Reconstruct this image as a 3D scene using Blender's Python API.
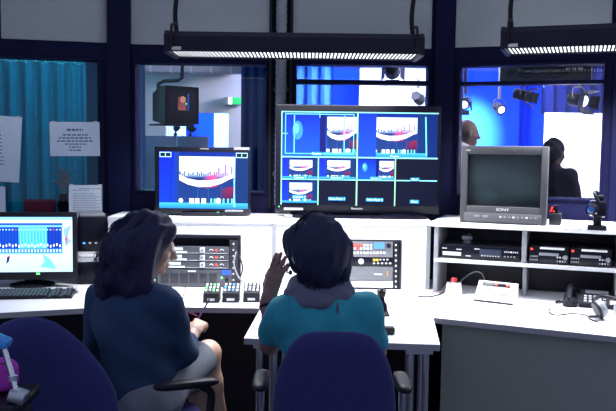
import bpy, bmesh, math, random
import numpy as np
from mathutils import Matrix, Vector

for o in list(bpy.data.objects):
    bpy.data.objects.remove(o)
SC = bpy.context.scene
COL = SC.collection
random.seed(7)
RNG = np.random.default_rng(7)

# ------------------------------------------------------------ camera, world, exposure
W_IMG, H_IMG, F_PX = 616.0, 411.0, 770.0
PITCH, ROLL, CAM_Z = math.radians(4.35), 0.013, 1.60
cam_data = bpy.data.cameras.new('camera')
cam_data.sensor_width = 36.0
cam_data.lens = F_PX / W_IMG * 36.0
cam = bpy.data.objects.new('camera', cam_data)
COL.objects.link(cam)
CAM_R = (Matrix.Rotation(math.pi / 2 - PITCH, 3, 'X') @ Matrix.Rotation(ROLL, 3, 'Z'))
cam.matrix_world = Matrix.Translation((0, 0, CAM_Z)) @ CAM_R.to_4x4()
SC.camera = cam

world = bpy.data.worlds.new('world')
SC.world = world
world.use_nodes = True
world.node_tree.nodes['Background'].inputs[0].default_value = (0.205, 0.235, 0.36, 1)
world.node_tree.nodes['Background'].inputs[1].default_value = 1.35

SC.view_settings.view_transform = 'Standard'
SC.view_settings.look = 'None'
SC.view_settings.exposure = 0.0
SC.view_settings.gamma = 1.0
SC.view_settings.use_curve_mapping = False


def area_light(name, loc, target, size, power, color, spread=180):
    d = bpy.data.lights.new(name, 'AREA')
    d.shape = 'RECTANGLE'
    d.size, d.size_y = size
    d.energy = power
    d.color = color
    d.spread = math.radians(spread)
    o = bpy.data.objects.new(name, d)
    COL.objects.link(o)
    o.location = loc
    o.rotation_euler = (Vector(target) - Vector(loc)).to_track_quat('-Z', 'Y').to_euler()
    return o


# studio lighting beyond the glass (area lights without fixtures near the studio ceiling)
area_light('studio_flood_light', (1.15, 7.6, 2.66), (1.1, 10.0, 1.9), (1.2, .3), 260, (1, .97, 1))
area_light('studio_flood_light', (3.75, 6.3, 2.66), (3.6, 8.7, 1.8), (.9, .3), 240, (1, .97, 1))
area_light('studio_blue_light', (2.35, 8.6, 2.62), (2.9, 11.5, 1.5), (.8, .3), 75, (.06, .16, 1))
area_light('studio_blue_light', (.1, 7.9, 2.66), (.15, 9.6, 1.9), (.8, .3), 34, (.10, .30, 1))
area_light('studio_blue_light', (-1.6, 9.2, 2.66), (-1.6, 11.4, 1.7), (.8, .3), 240, (.12, .40, 1))
area_light('studio_work_light', (-1.35, 7.35, 2.70), (-1.35, 8.2, 2.0), (.9, .2), 3.2, (.92, .82, 1))
area_light('curtain_fill_light', (-1.9, 6.6, 2.66), (-2.0, 5.25, 1.7), (.8, .3), 165, (.35, .95, 1))  # unseen light added to brighten the teal curtain from behind

sd = bpy.data.lights.new('studio_spot_light', 'SPOT')
sd.energy = 11000; sd.color = (.75, .95, 1); sd.spot_size = math.radians(27); sd.spot_blend = 1.0; sd.shadow_soft_size = .08
so = bpy.data.objects.new('studio_spot_light', sd)
COL.objects.link(so)
so.location = (2.75, 8.9, 2.55)
so.rotation_euler = (Vector((2.40, 11.5, 1.78)) - so.location).to_track_quat('-Z', 'Y').to_euler()


# ------------------------------------------------------------ measuring helpers
def ray(px, py):
    d = CAM_R @ Vector(((px - W_IMG / 2) / F_PX, -(py - H_IMG / 2) / F_PX, -1.0))
    return d


def pt(px, py, Y):
    """world point seen at a pixel at the given depth Y"""
    d = ray(px, py)
    t = Y / d.y
    return Vector((d.x * t, Y, CAM_Z + d.z * t))


def on_z(px, py, z):
    d = ray(px, py)
    t = (z - CAM_Z) / d.z
    return Vector((d.x * t, d.y * t, z))


class Frame:
    """one straight run of the control-room wall: u along it, v into it, z up"""
    def __init__(s, x, y, slope):
        s.o = Vector((x, y, 0))
        s.a = math.atan(slope)
        s.U = Vector((math.cos(s.a), math.sin(s.a), 0))
        s.V = Vector((-math.sin(s.a), math.cos(s.a), 0))

    def w(s, u, v, z=0):
        return s.o + s.U * u + s.V * v + Vector((0, 0, z))

    def uz(s, px, py, v):
        d = ray(px, py)
        c = Vector((0, 0, CAM_Z))
        t = ((s.o - c).dot(s.V) + v) / d.dot(s.V)
        p = c + d * t
        return (p - s.o).dot(s.U), p.z

    def uv(s, px, py, z):
        p = on_z(px, py, z)
        return (p - s.o).dot(s.U), (p - s.o).dot(s.V)


FC = Frame(0, 5.05, 0.0)
FL = Frame(-1.36, 5.05, 0.24)
FR = Frame(0.90, 5.05, -0.36)

# ------------------------------------------------------------ materials
MATS = {}


def mat(name, color, rough=.5, metal=0.0, vary=.12, scale=40.0, bump=0.0, spec=.5, coat=0.0, bscale=None, sheen=0.0, thin=0.0, stretch=None):
    if name in MATS:
        return MATS[name]
    m = bpy.data.materials.new(name)
    m.use_nodes = True
    nt = m.node_tree
    b = nt.nodes['Principled BSDF']
    b.inputs['Roughness'].default_value = rough
    b.inputs['Metallic'].default_value = metal
    b.inputs['Specular IOR Level'].default_value = spec
    b.inputs['Coat Weight'].default_value = coat
    b.inputs['Sheen Weight'].default_value = sheen
    tc = nt.nodes.new('ShaderNodeTexCoord')
    nz = nt.nodes.new('ShaderNodeTexNoise')
    nz.inputs['Scale'].default_value = scale
    nz.inputs['Detail'].default_value = 3
    src = tc.outputs['Object']
    if stretch:
        mp = nt.nodes.new('ShaderNodeMapping')
        mp.inputs['Scale'].default_value = stretch
        nt.links.new(src, mp.inputs['Vector'])
        src = mp.outputs['Vector']
    nt.links.new(src, nz.inputs['Vector'])
    mx = nt.nodes.new('ShaderNodeMix')
    mx.data_type = 'RGBA'
    c = Vector(color)
    mx.inputs[6].default_value = (*(c * (1 - vary)), 1)
    mx.inputs[7].default_value = (*[min(1, k * (1 + vary)) for k in c], 1)
    nt.links.new(nz.outputs['Fac'], mx.inputs[0])
    nt.links.new(mx.outputs[2], b.inputs['Base Color'])
    if bump:
        n2 = nt.nodes.new('ShaderNodeTexNoise')
        n2.inputs['Scale'].default_value = bscale or scale * 4
        n2.inputs['Detail'].default_value = 4
        nt.links.new(src, n2.inputs['Vector'])
        bp = nt.nodes.new('ShaderNodeBump')
        bp.inputs['Strength'].default_value = bump
        bp.inputs['Distance'].default_value = .004
        nt.links.new(n2.outputs['Fac'], bp.inputs['Height'])
        nt.links.new(bp.outputs['Normal'], b.inputs['Normal'])
    if thin:
        tl = nt.nodes.new('ShaderNodeBsdfTranslucent')
        nt.links.new(mx.outputs[2], tl.inputs['Color'])
        ms = nt.nodes.new('ShaderNodeMixShader')
        ms.inputs[0].default_value = thin
        nt.links.new(b.outputs[0], ms.inputs[1]); nt.links.new(tl.outputs[0], ms.inputs[2])
        nt.links.new(ms.outputs[0], nt.nodes['Material Output'].inputs[0])
    MATS[name] = m
    return m


def emit(name, color, strength=1.0):
    if name in MATS:
        return MATS[name]
    m = bpy.data.materials.new(name)
    m.use_nodes = True
    b = m.node_tree.nodes['Principled BSDF']
    b.inputs['Base Color'].default_value = (*[c * .3 for c in color], 1)
    b.inputs['Emission Color'].default_value = (*color, 1)
    b.inputs['Emission Strength'].default_value = strength
    MATS[name] = m
    return m


def pane_mat(name, refl=.08, tint=(.93, .96, 1)):
    if name in MATS:
        return MATS[name]
    m = bpy.data.materials.new(name)
    m.use_nodes = True
    nt = m.node_tree
    nt.nodes.remove(nt.nodes['Principled BSDF'])
    tr = nt.nodes.new('ShaderNodeBsdfTransparent')
    tr.inputs[0].default_value = (*tint, 1)
    gl = nt.nodes.new('ShaderNodeBsdfGlossy')
    gl.inputs['Roughness'].default_value = .02
    mx = nt.nodes.new('ShaderNodeMixShader')
    fr = nt.nodes.new('ShaderNodeFresnel')
    fr.inputs[0].default_value = 1.35
    nt.links.new(fr.outputs[0], mx.inputs[0])
    nt.links.new(tr.outputs[0], mx.inputs[1])
    nt.links.new(gl.outputs[0], mx.inputs[2])
    nt.links.new(mx.outputs[0], nt.nodes['Material Output'].inputs[0])
    MATS[name] = m
    return m


def screen_mat(name, strength):
    """a lit display: emission from the picture drawn on its faces"""
    if name in MATS:
        return MATS[name]
    m = bpy.data.materials.new(name)
    m.use_nodes = True
    nt = m.node_tree
    b = nt.nodes['Principled BSDF']
    a = nt.nodes.new('ShaderNodeVertexColor')
    a.layer_name = 'picture'
    b.inputs['Base Color'].default_value = (.003, .003, .006, 1)
    b.inputs['Roughness'].default_value = .35
    b.inputs['Specular IOR Level'].default_value = .12
    nt.links.new(a.outputs[0], b.inputs['Emission Color'])
    b.inputs['Emission Strength'].default_value = strength
    MATS[name] = m
    return m


def print_mat(name, rough=.6):
    """flat print: colour of the ink from the drawn shapes"""
    if name in MATS:
        return MATS[name]
    m = bpy.data.materials.new(name)
    m.use_nodes = True
    nt = m.node_tree
    b = nt.nodes['Principled BSDF']
    a = nt.nodes.new('ShaderNodeVertexColor')
    a.layer_name = 'picture'
    b.inputs['Roughness'].default_value = rough
    nt.links.new(a.outputs[0], b.inputs['Base Color'])
    MATS[name] = m
    return m


M_NAVY = mat('navy_painted_wood', (.0030, .0034, .030), .6, bump=.1, spec=.15)
M_PANEL = mat('grey_acoustic_felt', (.30, .325, .335), .95, vary=.10, scale=120, bump=.5, bscale=300)
M_BLACK = mat('black_plastic', (.009, .009, .015), .45, spec=.25)
M_BLACKG = mat('black_gloss_plastic', (.006, .006, .012), .25, spec=.22)
M_DARK = mat('dark_metal', (.03, .03, .04), .45, .3)
M_STEEL = mat('brushed_steel', (.50, .52, .56), .32, .9)
M_CHROME = mat('chrome', (.80, .82, .86), .12, 1.0, vary=.02)
M_WHITE = mat('white_laminate', (.80, .80, .82), .42, vary=.02)
M_EDGE = mat('grey_edge_band', (.36, .34, .38), .5, vary=.04)
M_GREYP = mat('grey_laminate', (.30, .31, .27), .6, vary=.05)
M_GREY = mat('mid_grey_plastic', (.22, .23, .25), .5)
M_LGREY = mat('light_grey_plastic', (.55, .56, .58), .45, vary=.04)
M_OFFW = mat('off_white_plastic', (.80, .78, .76), .4, vary=.03)
M_CHAIR = mat('violet_navy_upholstery', (.024, .025, .130), .95, vary=.25, scale=90, bump=.4, bscale=400, sheen=.05)
M_PAPER = mat('white_paper', (.80, .90, .97), .8, vary=.02, thin=.2)
M_CURT_T = mat('teal_curtain_cloth', (.012, .27, .36), .9, vary=.2, scale=25, bump=.2, thin=.5)
M_CURT_B = mat('dark_blue_curtain_cloth', (.004, .035, .15), .9, vary=.2, scale=25)
M_BLUEW = mat('blue_cyclorama_paint', (.020, .10, .90), .9, vary=.03, spec=.05)
M_WHITEF = mat('white_set_flat', (.86, .86, .88), .6, vary=.02)
M_GWALL = mat('pale_grey_wall_paint', (.62, .58, .62), .8, vary=.05)
M_FLOOR = mat('dark_vinyl_floor', (.03, .028, .06), .5, vary=.2)
M_PANE = pane_mat('window_glass')
M_SKIN1 = mat('skin_fair', (.62, .37, .26), .5, vary=.06, scale=60)
M_SKIN2 = mat('skin_backlit', (.24, .125, .11), .55, vary=.06, scale=60)  # skin colour lowered to hold the shade of a backlit arm
M_SKIN3 = mat('skin_warm', (.085, .045, .035), .7, vary=.06, scale=60)
M_LEDR = emit('red_led', (1, .05, .03), 3.0)
M_LEDG = emit('green_led', (.15, 1, .2), 2.5)
M_LEDB = emit('blue_led', (.05, .25, 1), 3.0)
M_LEDW = emit('white_led', (.9, .95, 1), 1.2)
M_LEDY = emit('amber_led', (1, .7, .05), 2.0)


# ------------------------------------------------------------ object helpers
def tag(o, label=None, cat=None, group=None, kind=None):
    if label: o['label'] = label
    if cat: o['category'] = cat
    if group: o['group'] = group
    if kind: o['kind'] = kind
    return o


def thing(name, label, cat, loc=(0, 0, 0), rotz=0.0, group=None):
    o = bpy.data.objects.new(name, None)
    o.empty_display_size = .05
    COL.objects.link(o)
    o.location = loc
    o.rotation_euler = (0, 0, rotz)
    return tag(o, label, cat, group)


def thing_f(name, label, cat, F, u, v, z, rot=0.0, group=None):
    return thing(name, label, cat, F.w(u, v, z), F.a + rot, group)


def link(name, me, m, parent=None, loc=None, rot=None, smooth=False):
    if m is not None:
        for k in (m if isinstance(m, (list, tuple)) else [m]):
            me.materials.append(k)
    if smooth:
        me.polygons.foreach_set('use_smooth', [True] * len(me.polygons))
    o = bpy.data.objects.new(name, me)
    COL.objects.link(o)
    if parent: o.parent = parent
    if loc is not None: o.location = loc
    if rot is not None: o.rotation_euler = rot
    return o


def again(o, loc=None, rot=None, parent=None):
    c = o.copy()
    COL.objects.link(c)
    if parent is not None: c.parent = parent
    if loc is not None: c.location = loc
    if rot is not None: c.rotation_euler = rot
    return c


def auto_smooth(me, angle=35):
    me.polygons.foreach_set('use_smooth', [True] * len(me.polygons))
    try:
        me.set_sharp_from_angle(angle=math.radians(angle))
    except Exception:
        pass


def box(name, m, parent, c, s, bevel=0.0, rot=None, seg=2):
    bm = bmesh.new()
    bmesh.ops.create_cube(bm, size=1.0)
    bmesh.ops.scale(bm, vec=Vector(s), verts=bm.verts)
    if bevel:
        bmesh.ops.bevel(bm, geom=bm.edges[:], offset=min(bevel, min(s) * .45), segments=seg, affect='EDGES', profile=.5)
    me = bpy.data.meshes.new(name)
    bm.to_mesh(me); bm.free()
    if bevel: auto_smooth(me)
    return link(name, me, m, parent, c, rot)


class MB:
    """collects shapes that make ONE part"""
    def __init__(s):
        s.v, s.f, s.mi = [], [], []

    def poly(s, pts, mi=0):
        n = len(s.v)
        s.v += [tuple(p) for p in pts]
        s.f.append(tuple(range(n, n + len(pts)))); s.mi.append(mi)

    def box(s, c, d, mi=0, R=None):
        n = len(s.v)
        for i in (-1, 1):
            for j in (-1, 1):
                for k in (-1, 1):
                    p = Vector((i * d[0] / 2, j * d[1] / 2, k * d[2] / 2))
                    if R is not None: p = R @ p
                    s.v.append(tuple(Vector(c) + p))
        for q in ((0, 1, 3, 2), (4, 6, 7, 5), (0, 4, 5, 1), (2, 3, 7, 6), (0, 2, 6, 4), (1, 5, 7, 3)):
            s.f.append(tuple(n + a for a in q)); s.mi.append(mi)
        return s

    def tube(s, pts, r, n=8, mi=0, cap=True):
        pts = [Vector(p) for p in pts]
        rs = r if isinstance(r, (list, tuple)) else [r] * len(pts)
        base = len(s.v)
        prev = None
        for i, p in enumerate(pts):
            t = (pts[min(i + 1, len(pts) - 1)] - pts[max(i - 1, 0)]).normalized()
            if prev is None:
                a = t.orthogonal().normalized()
            else:
                a = (prev - t * prev.dot(t)).normalized()
            prev = a
            b = t.cross(a)
            for k in range(n):
                q = 2 * math.pi * k / n
                s.v.append(tuple(p + (a * math.cos(q) + b * math.sin(q)) * rs[i]))
        for i in range(len(pts) - 1):
            for k in range(n):
                k2 = (k + 1) % n
                s.f.append((base + i * n + k, base + i * n + k2, base + (i + 1) * n + k2, base + (i + 1) * n + k)); s.mi.append(mi)
        if cap:
            s.f.append(tuple(base + k for k in range(n - 1, -1, -1))); s.mi.append(mi)
            e = base + (len(pts) - 1) * n
            s.f.append(tuple(e + k for k in range(n))); s.mi.append(mi)
        return s

    def lathe(s, prof, c=(0, 0, 0), n=20, R=None, mi=0):
        base = len(s.v)
        c = Vector(c)
        for r, z in prof:
            for k in range(n):
                q = 2 * math.pi * k / n
                p = Vector((r * math.cos(q), r * math.sin(q), z))
                if R is not None: p = R @ p
                s.v.append(tuple(c + p))
        for i in range(len(prof) - 1):
            for k in range(n):
                k2 = (k + 1) % n
                s.f.append((base + i * n + k, base + i * n + k2, base + (i + 1) * n + k2, base + (i + 1) * n + k)); s.mi.append(mi)
        s.f.append(tuple(base + k for k in range(n - 1, -1, -1))); s.mi.append(mi)
        e = base + (len(prof) - 1) * n
        s.f.append(tuple(e + k for k in range(n))); s.mi.append(mi)
        return s

    def prism(s, outline, axis_vec, mi=0):
        """outline of 3-D points swept along axis_vec"""
        n = len(s.v); k = len(outline); a = Vector(axis_vec)
        s.v += [tuple(Vector(p)) for p in outline] + [tuple(Vector(p) + a) for p in outline]
        s.f.append(tuple(range(n + k - 1, n - 1, -1))); s.mi.append(mi)
        s.f.append(tuple(range(n + k, n + 2 * k))); s.mi.append(mi)
        for i in range(k):
            j = (i + 1) % k
            s.f.append((n + i, n + j, n + k + j, n + k + i)); s.mi.append(mi)
        return s

    def pillow(s, outline, th, bulge=None, bend=0.0, rings=6, mi=0):
        """padded slab: outline in XZ, thickness th along Y, bend curves it with x squared"""
        k = len(outline)
        cx = sum(p[0] for p in outline) / k; cz = sum(p[1] for p in outline) / k
        base = len(s.v)
        for side in (-1, 1):
            for r_i in range(rings + 1):
                r = math.sin(r_i / rings * math.pi / 2)
                hh = th / 2 * (max(0, 1 - r ** 6)) ** .5
                for (x, z) in outline:
                    X = cx + (x - cx) * r; Z = cz + (z - cz) * r
                    s.v.append((X, side * hh + bend * X * X, Z))
            b = base + (0 if side < 0 else (rings + 1) * k)
            for r_i in range(rings):
                for i in range(k):
                    j = (i + 1) % k
                    q = (b + r_i * k + i, b + r_i * k + j, b + (r_i + 1) * k + j, b + (r_i + 1) * k + i)
                    s.f.append(q if side > 0 else q[::-1]); s.mi.append(mi)
        return s

    def build(s, name, m, parent=None, loc=None, rot=None, smooth=False, angle=35):
        me = bpy.data.meshes.new(name)
        me.from_pydata(s.v, [], s.f)
        if any(s.mi): me.polygons.foreach_set('material_index', s.mi)
        bm = bmesh.new(); bm.from_mesh(me)
        bmesh.ops.remove_doubles(bm, verts=bm.verts, dist=1e-6)
        bmesh.ops.recalc_face_normals(bm, faces=bm.faces)
        bm.to_mesh(me); bm.free()
        if smooth: auto_smooth(me, angle)
        return link(name, me, m, parent, loc, rot)


def cyl(name, m, parent, p0, p1, r, r1=None, n=16):
    return MB().tube([p0, p1], [r, r if r1 is None else r1], n).build(name, m, parent, smooth=True)


def tube(name, m, parent, pts, r, n=8):
    return MB().tube(pts, r, n).build(name, m, parent, smooth=True, angle=60)


def curve_pts(ctrl, n=24):
    """Catmull-Rom through control points"""
    P = [Vector(c) for c in ctrl]
    P = [P[0] * 2 - P[1]] + P + [P[-1] * 2 - P[-2]]
    out = []
    seg = len(P) - 3
    for i in range(seg):
        for k in range(n // seg + 1):
            t = k / (n // seg + 1)
            a, b, c, d = P[i:i + 4]
            out.append(.5 * ((2 * b) + (c - a) * t + (2 * a - 5 * b + 4 * c - d) * t * t + (3 * b - a - 3 * c + d) * t ** 3))
    out.append(P[-2])
    return out


def text_part(name, body, m, parent, loc, size, rot=(math.pi / 2, 0, 0), depth=.0006, align='CENTER', sx=1.0):
    cu = bpy.data.curves.new(name, 'FONT')
    cu.body = body; cu.size = size; cu.align_x = align; cu.align_y = 'CENTER'; cu.extrude = depth / 2
    t = bpy.data.objects.new(name, cu)
    COL.objects.link(t)
    dg = bpy.context.evaluated_depsgraph_get()
    me = bpy.data.meshes.new_from_object(t.evaluated_get(dg))
    bpy.data.objects.remove(t)
    me.materials.clear()
    o = link(name, me, m, parent, loc, rot)
    o.scale = (sx, 1, 1)
    return o


class Picture:
    """flat coloured shapes for a screen or a printed sheet, in the XZ plane facing -Y; drawn in a 0..w, 0..h box with y down"""
    def __init__(s, w, h, W, H, step=.00003):
        s.w, s.h, s.W, s.H = w, h, W, H
        s.v, s.f, s.c, s.n, s.step = [], [], [], 0, step

    def P(s, pts, cols, layer=True):
        n = len(s.v)
        if layer: s.n += 1
        y = -s.n * s.step
        for (x, q) in pts:
            x = min(max(x, 0), s.w); q = min(max(q, 0), s.h)
            s.v.append(((x / s.w - .5) * s.W, y, (.5 - q / s.h) * s.H))
        s.f.append(tuple(range(n, n + len(pts)))[::-1])
        if not isinstance(cols[0], (tuple, list)): cols = [cols] * len(pts)
        s.c += list(cols)[::-1]

    def R(s, x0, y0, x1, y1, col, col2=None, layer=True):
        """rectangle, optionally graded from col (top) to col2 (bottom)"""
        c2 = col2 or col
        s.P([(x0, y0), (x1, y0), (x1, y1), (x0, y1)], [col, col, c2, c2], layer)

    def F(s, x0, y0, x1, y1, t, col):
        s.R(x0, y0, x1, y0 + t, col); s.R(x0, y1 - t, x1, y1, col, layer=False)
        s.R(x0, y0, x0 + t, y1, col, layer=False); s.R(x1 - t, y0, x1, y1, col, layer=False)

    def E(s, cx, cy, rx, ry, col, n=16):
        s.P([(cx + rx * math.cos(2 * math.pi * k / n), cy + ry * math.sin(2 * math.pi * k / n)) for k in range(n)], col)

    def L(s, x0, y0, x1, y1, t, col, layer=True):
        dx, dy = x1 - x0, y1 - y0
        l = math.hypot(dx, dy) or 1
        nx, ny = -dy / l * t / 2, dx / l * t / 2
        s.P([(x0 + nx, y0 + ny), (x1 + nx, y1 + ny), (x1 - nx, y1 - ny), (x0 - nx, y0 - ny)], col, layer)

    def build(s, name, m, parent, loc=(0, 0, 0), rot=None):
        me = bpy.data.meshes.new(name)
        me.from_pydata(s.v, [], s.f)
        ca = me.color_attributes.new('picture', 'FLOAT_COLOR', 'CORNER')
        i = 0
        flat = []
        for c in s.c: flat += [c[0], c[1], c[2], 1.0]
        ca.data.foreach_set('color', flat)
        return link(name, me, m, parent, loc, rot)


def srgb(r, g, b):
    def k(c):
        c /= 255.0
        return c / 12.92 if c <= .04045 else ((c + .055) / 1.055) ** 2.4
    return (k(r), k(g), k(b))


# ------------------------------------------------------------ the setting: control-room walls
WALL_TOP, WALL_TH = 3.0, .12


def wall(name, F, u0, u1, openings, z0=0.0, z1=WALL_TOP):
    us = sorted({u0, u1, *[o[0] for o in openings], *[o[1] for o in openings]})
    zs = sorted({z0, z1, *[o[2] for o in openings], *[o[3] for o in openings]})
    mb = MB()
    for a, b in zip(us[:-1], us[1:]):
        run = None
        for c, d in zip(zs[:-1], zs[1:]):
            um, zm = (a + b) / 2, (c + d) / 2
            hole = any(o[0] < um < o[1] and o[2] < zm < o[3] for o in openings)
            if hole:
                if run: mb.box(((a + b) / 2, WALL_TH / 2, (run[0] + run[1]) / 2), (b - a, WALL_TH, run[1] - run[0]))
                run = None
            else:
                run = (run[0], d) if run else (c, d)
        if run: mb.box(((a + b) / 2, WALL_TH / 2, (run[0] + run[1]) / 2), (b - a, WALL_TH, run[1] - run[0]))
    o = mb.build(name, M_NAVY, None, F.w(0, 0, 0), (0, 0, F.a))
    return tag(o, kind='structure')


def opening(F, x0, x1, ytop, ybot, xt=None):
    xm = (x0 + x1) / 2
    return (F.uz(x0, (ytop + ybot) / 2, 0)[0], F.uz(x1, (ytop + ybot) / 2, 0)[0], F.uz(xm, ybot, 0)[1], F.uz(xm, ytop, 0)[1])


O1 = (-1.95, FL.uz(104, 130, 0)[0], 1.02, FL.uz(104, 59, 0)[1])
O2 = opening(FC, 134, 267, 62, 193)
O3 = opening(FC, 294, 429, 63, 205)
O4 = opening(FR, 457, 604, 63, 199)
UL_HINGE = 0.0
wl = wall('wall_left', FL, -2.5, 0.02, [O1])
wc = wall('wall_back', FC, -1.38, 0.92, [O2, O3])
wr = wall('wall_right', FR, -0.02, 2.5, [O4])

floor = box('floor', M_FLOOR, None, (0.3, 5.4, -.05), (9.4, 13.0, .1))
tag(floor, kind='structure')


def panel(parent, F, x0, x1, ybot):
    """recessed grey acoustic panel in the upper wall between two posts"""
    u0 = F.uz(x0, 20, -.01)[0]; u1 = F.uz(x1, 20, -.01)[0]; zb = F.uz((x0 + x1) / 2, ybot, -.01)[1]
    return box('acoustic_panel', M_PANEL, parent, ((u0 + u1) / 2, -.006, (zb + WALL_TOP) / 2), (u1 - u0, .02, WALL_TOP - zb), .004)


panel(wl, FL, -140, -2, 39.0)
panel(wl, FL, 1, 107, 40.5)
panel(wc, FC, 131, 271, 45)
panel(wc, FC, 292, 432, 48)
panel(wr, FR, 456, 612, 45)
panel(wr, FR, 622, 760, 38)


def trim(n, F, x0, x1, z0=0.0, z1=WALL_TOP, v=-.02, th=.04):
    u0 = F.uz(x0, 100, v - th / 2)[0]; u1 = F.uz(x1, 100, v - th / 2)[0]
    o = box('trim_%d' % n, M_NAVY, None, F.w((u0 + u1) / 2, v, (z0 + z1) / 2), (u1 - u0, th, z1 - z0), .003, (0, 0, F.a))
    return tag(o, kind='structure')


trim(1, FC, 108, 130)
trim(2, FC, 434, 453)
trim(3, FR, 613, 621)


def window(n, F, o, transom=None, fr=.012):
    u0, u1, z0, z1 = o
    r = bpy.data.objects.new('window_%d' % n, None)
    COL.objects.link(r); r.location = F.w((u0 + u1) / 2, 0, z0); r.rotation_euler = (0, 0, F.a)
    tag(r, kind='structure')
    w, h = u1 - u0, z1 - z0
    for c, s in (((-w / 2 + fr / 2, .06, h / 2), (fr, .15, h)), ((w / 2 - fr / 2, .06, h / 2), (fr, .15, h))):
        box('window_stile', M_NAVY, r, c, s, .002)
    for zc in (fr / 2, h - fr / 2):
        box('window_rail', M_NAVY, r, (0, .06, zc), (w - 2 * fr, .15, fr), .002)
    if transom:
        zt, ht = transom
        box('window_transom', M_NAVY, r, (0, .06, zt - z0), (w - 2 * fr, .13, ht), .002)
        box('window_pane', M_PANE, r, (0, .06, (fr + zt - z0 - ht / 2) / 2), (w - 2 * fr, .006, zt - z0 - ht / 2 - fr))
        box('window_pane', M_PANE, r, (0, .06, (h - fr + zt - z0 + ht / 2) / 2), (w - 2 * fr, .006, h - fr - (zt - z0 + ht / 2)))
    else:
        box('window_pane', M_PANE, r, (0, .06, h / 2), (w - 2 * fr, .006, h - 2 * fr))
    return r


window(1, FL, O1)
window(2, FC, O2)
window(3, FC, O3, (FC.uz(361, 82, 0)[1], .026))
window(4, FR, O4, (FR.uz(530, 82.5, 0)[1], .022))

# corrugated conduit running down the wall between the windows
up = FC.uz(281.5, 15, -.07)[0]
cond = thing_f('conduit_pipe', 'corrugated grey conduit pipe running up the wall behind the long lamp', 'pipe', FC, up, -.045, 1.22)
prof = []
zz = 0.0
while zz < WALL_TOP - 1.22:
    prof += [(.033, zz), (.036, zz + .012), (.036, zz + .02), (.033, zz + .032)]
    zz += .04
MB().lathe(prof, n=18).build('corrugated_tube', M_GREY, cond, smooth=True, angle=50)
for zc in (.2, .75, 1.35):
    box('pipe_clamp', M_DARK, cond, (0, .02, zc), (.10, .05, .022), .003)
for k, x in enumerate((272.5, 290.5)):
    u = FC.uz(x, 15, -.03)[0] + (-.008, .006)[k]
    o = tube('cable_duct', M_BLACK, None, [FC.w(u, -.022, 1.2), FC.w(u, -.022, WALL_TOP)], .012, 10)
    tag(o, ['thin black cable duct on the window side of the corrugated pipe',
            'thin black cable duct between the corrugated pipe and the strip window'][k], 'duct')

# ------------------------------------------------------------ the studio beyond the glass
def struct_box(name, m, c, s, rot=None):
    return tag(box(name, m, None, c, s, 0, rot), kind='structure')


struct_box('wall_studio_rear', M_BLUEW, (.7, 11.55, 1.4), (8.2, .1, 2.8))
struct_box('wall_studio_left', M_GWALL, (-3.45, 8.3, 1.4), (.1, 6.6, 2.8))
struct_box('wall_studio_right', M_GWALL, (4.85, 7.75, 1.4), (.1, 7.7, 2.8))
ceil = struct_box('ceiling', mat('studio_ceiling_paint', (.55, .53, .60), .85), (.7, 8.5, 2.80), (8.4, 6.4, .1))

# partition with an open passage, seen through the second window
pY = 8.2
a, b = pt(140, 90, pY), pt(243, 90, pY)
zo = pt(190, 113, pY).z
part = MB()
xl, xr = -3.38, b.x
ox0, ox1 = pt(166, 100, pY).x, pt(229, 100, pY).x
part.box(((xl + xr) / 2, pY, (zo + 2.75) / 2), (xr - xl, .1, 2.75 - zo))
part.box(((xl + ox0) / 2, pY, zo / 2), (ox0 - xl, .1, zo))
part.box(((ox1 + xr) / 2, pY, zo / 2), (xr - ox1, .1, zo))
tag(part.build('wall_partition', M_GWALL), kind='structure')

# white set flats
def flat(name, label, x0, x1, ztop, Y, m, tilt=0.0, group=None):
    r = thing(name, label, 'set flat', ((x0 + x1) / 2, Y, 0), tilt, group)
    w = x1 - x0
    n = 3
    for i in range(n):
        box('flat_panel', m, r, (-w / 2 + w * (i + .5) / n, 0, ztop / 2 + .01), (w / n - .004, .03, ztop - .02), .003)
    for sx in (-.4, .4):
        box('brace', M_GREY, r, (sx * w, .17, ztop * .42), (.04, .04, ztop * .8), .003, (.2, 0, 0))
        box('brace_foot', M_GREY, r, (sx * w, .2, .02), (.05, .42, .04), .003)
    return r


flat('set_flat', 'bright white set flat behind the pane above the multiview monitor', pt(359, 95, 10).x, pt(440, 95, 10).x, 2.62, 10.0, M_WHITEF)
flat('set_flat', 'brilliant white set flat behind the dark silhouetted person', pt(544, 130, 8.9).x, pt(640, 130, 8.9).x, pt(575, 113, 8.9).z, 8.9, M_WHITEF)
flat('set_flat', 'cyan lit set flat glimpsed through the passage under the hanging television', pt(214, 130, 10.6).x, pt(232, 130, 10.6).x, pt(220, 112, 10.6).z, 10.6, M_WHITEF)
flat('set_flat', 'small pale set flat left of the passage under the hanging television', pt(160, 130, 10.9).x, pt(186, 130, 10.9).x, pt(180, 112, 10.9).z + .08, 10.9, M_WHITEF)


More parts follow.
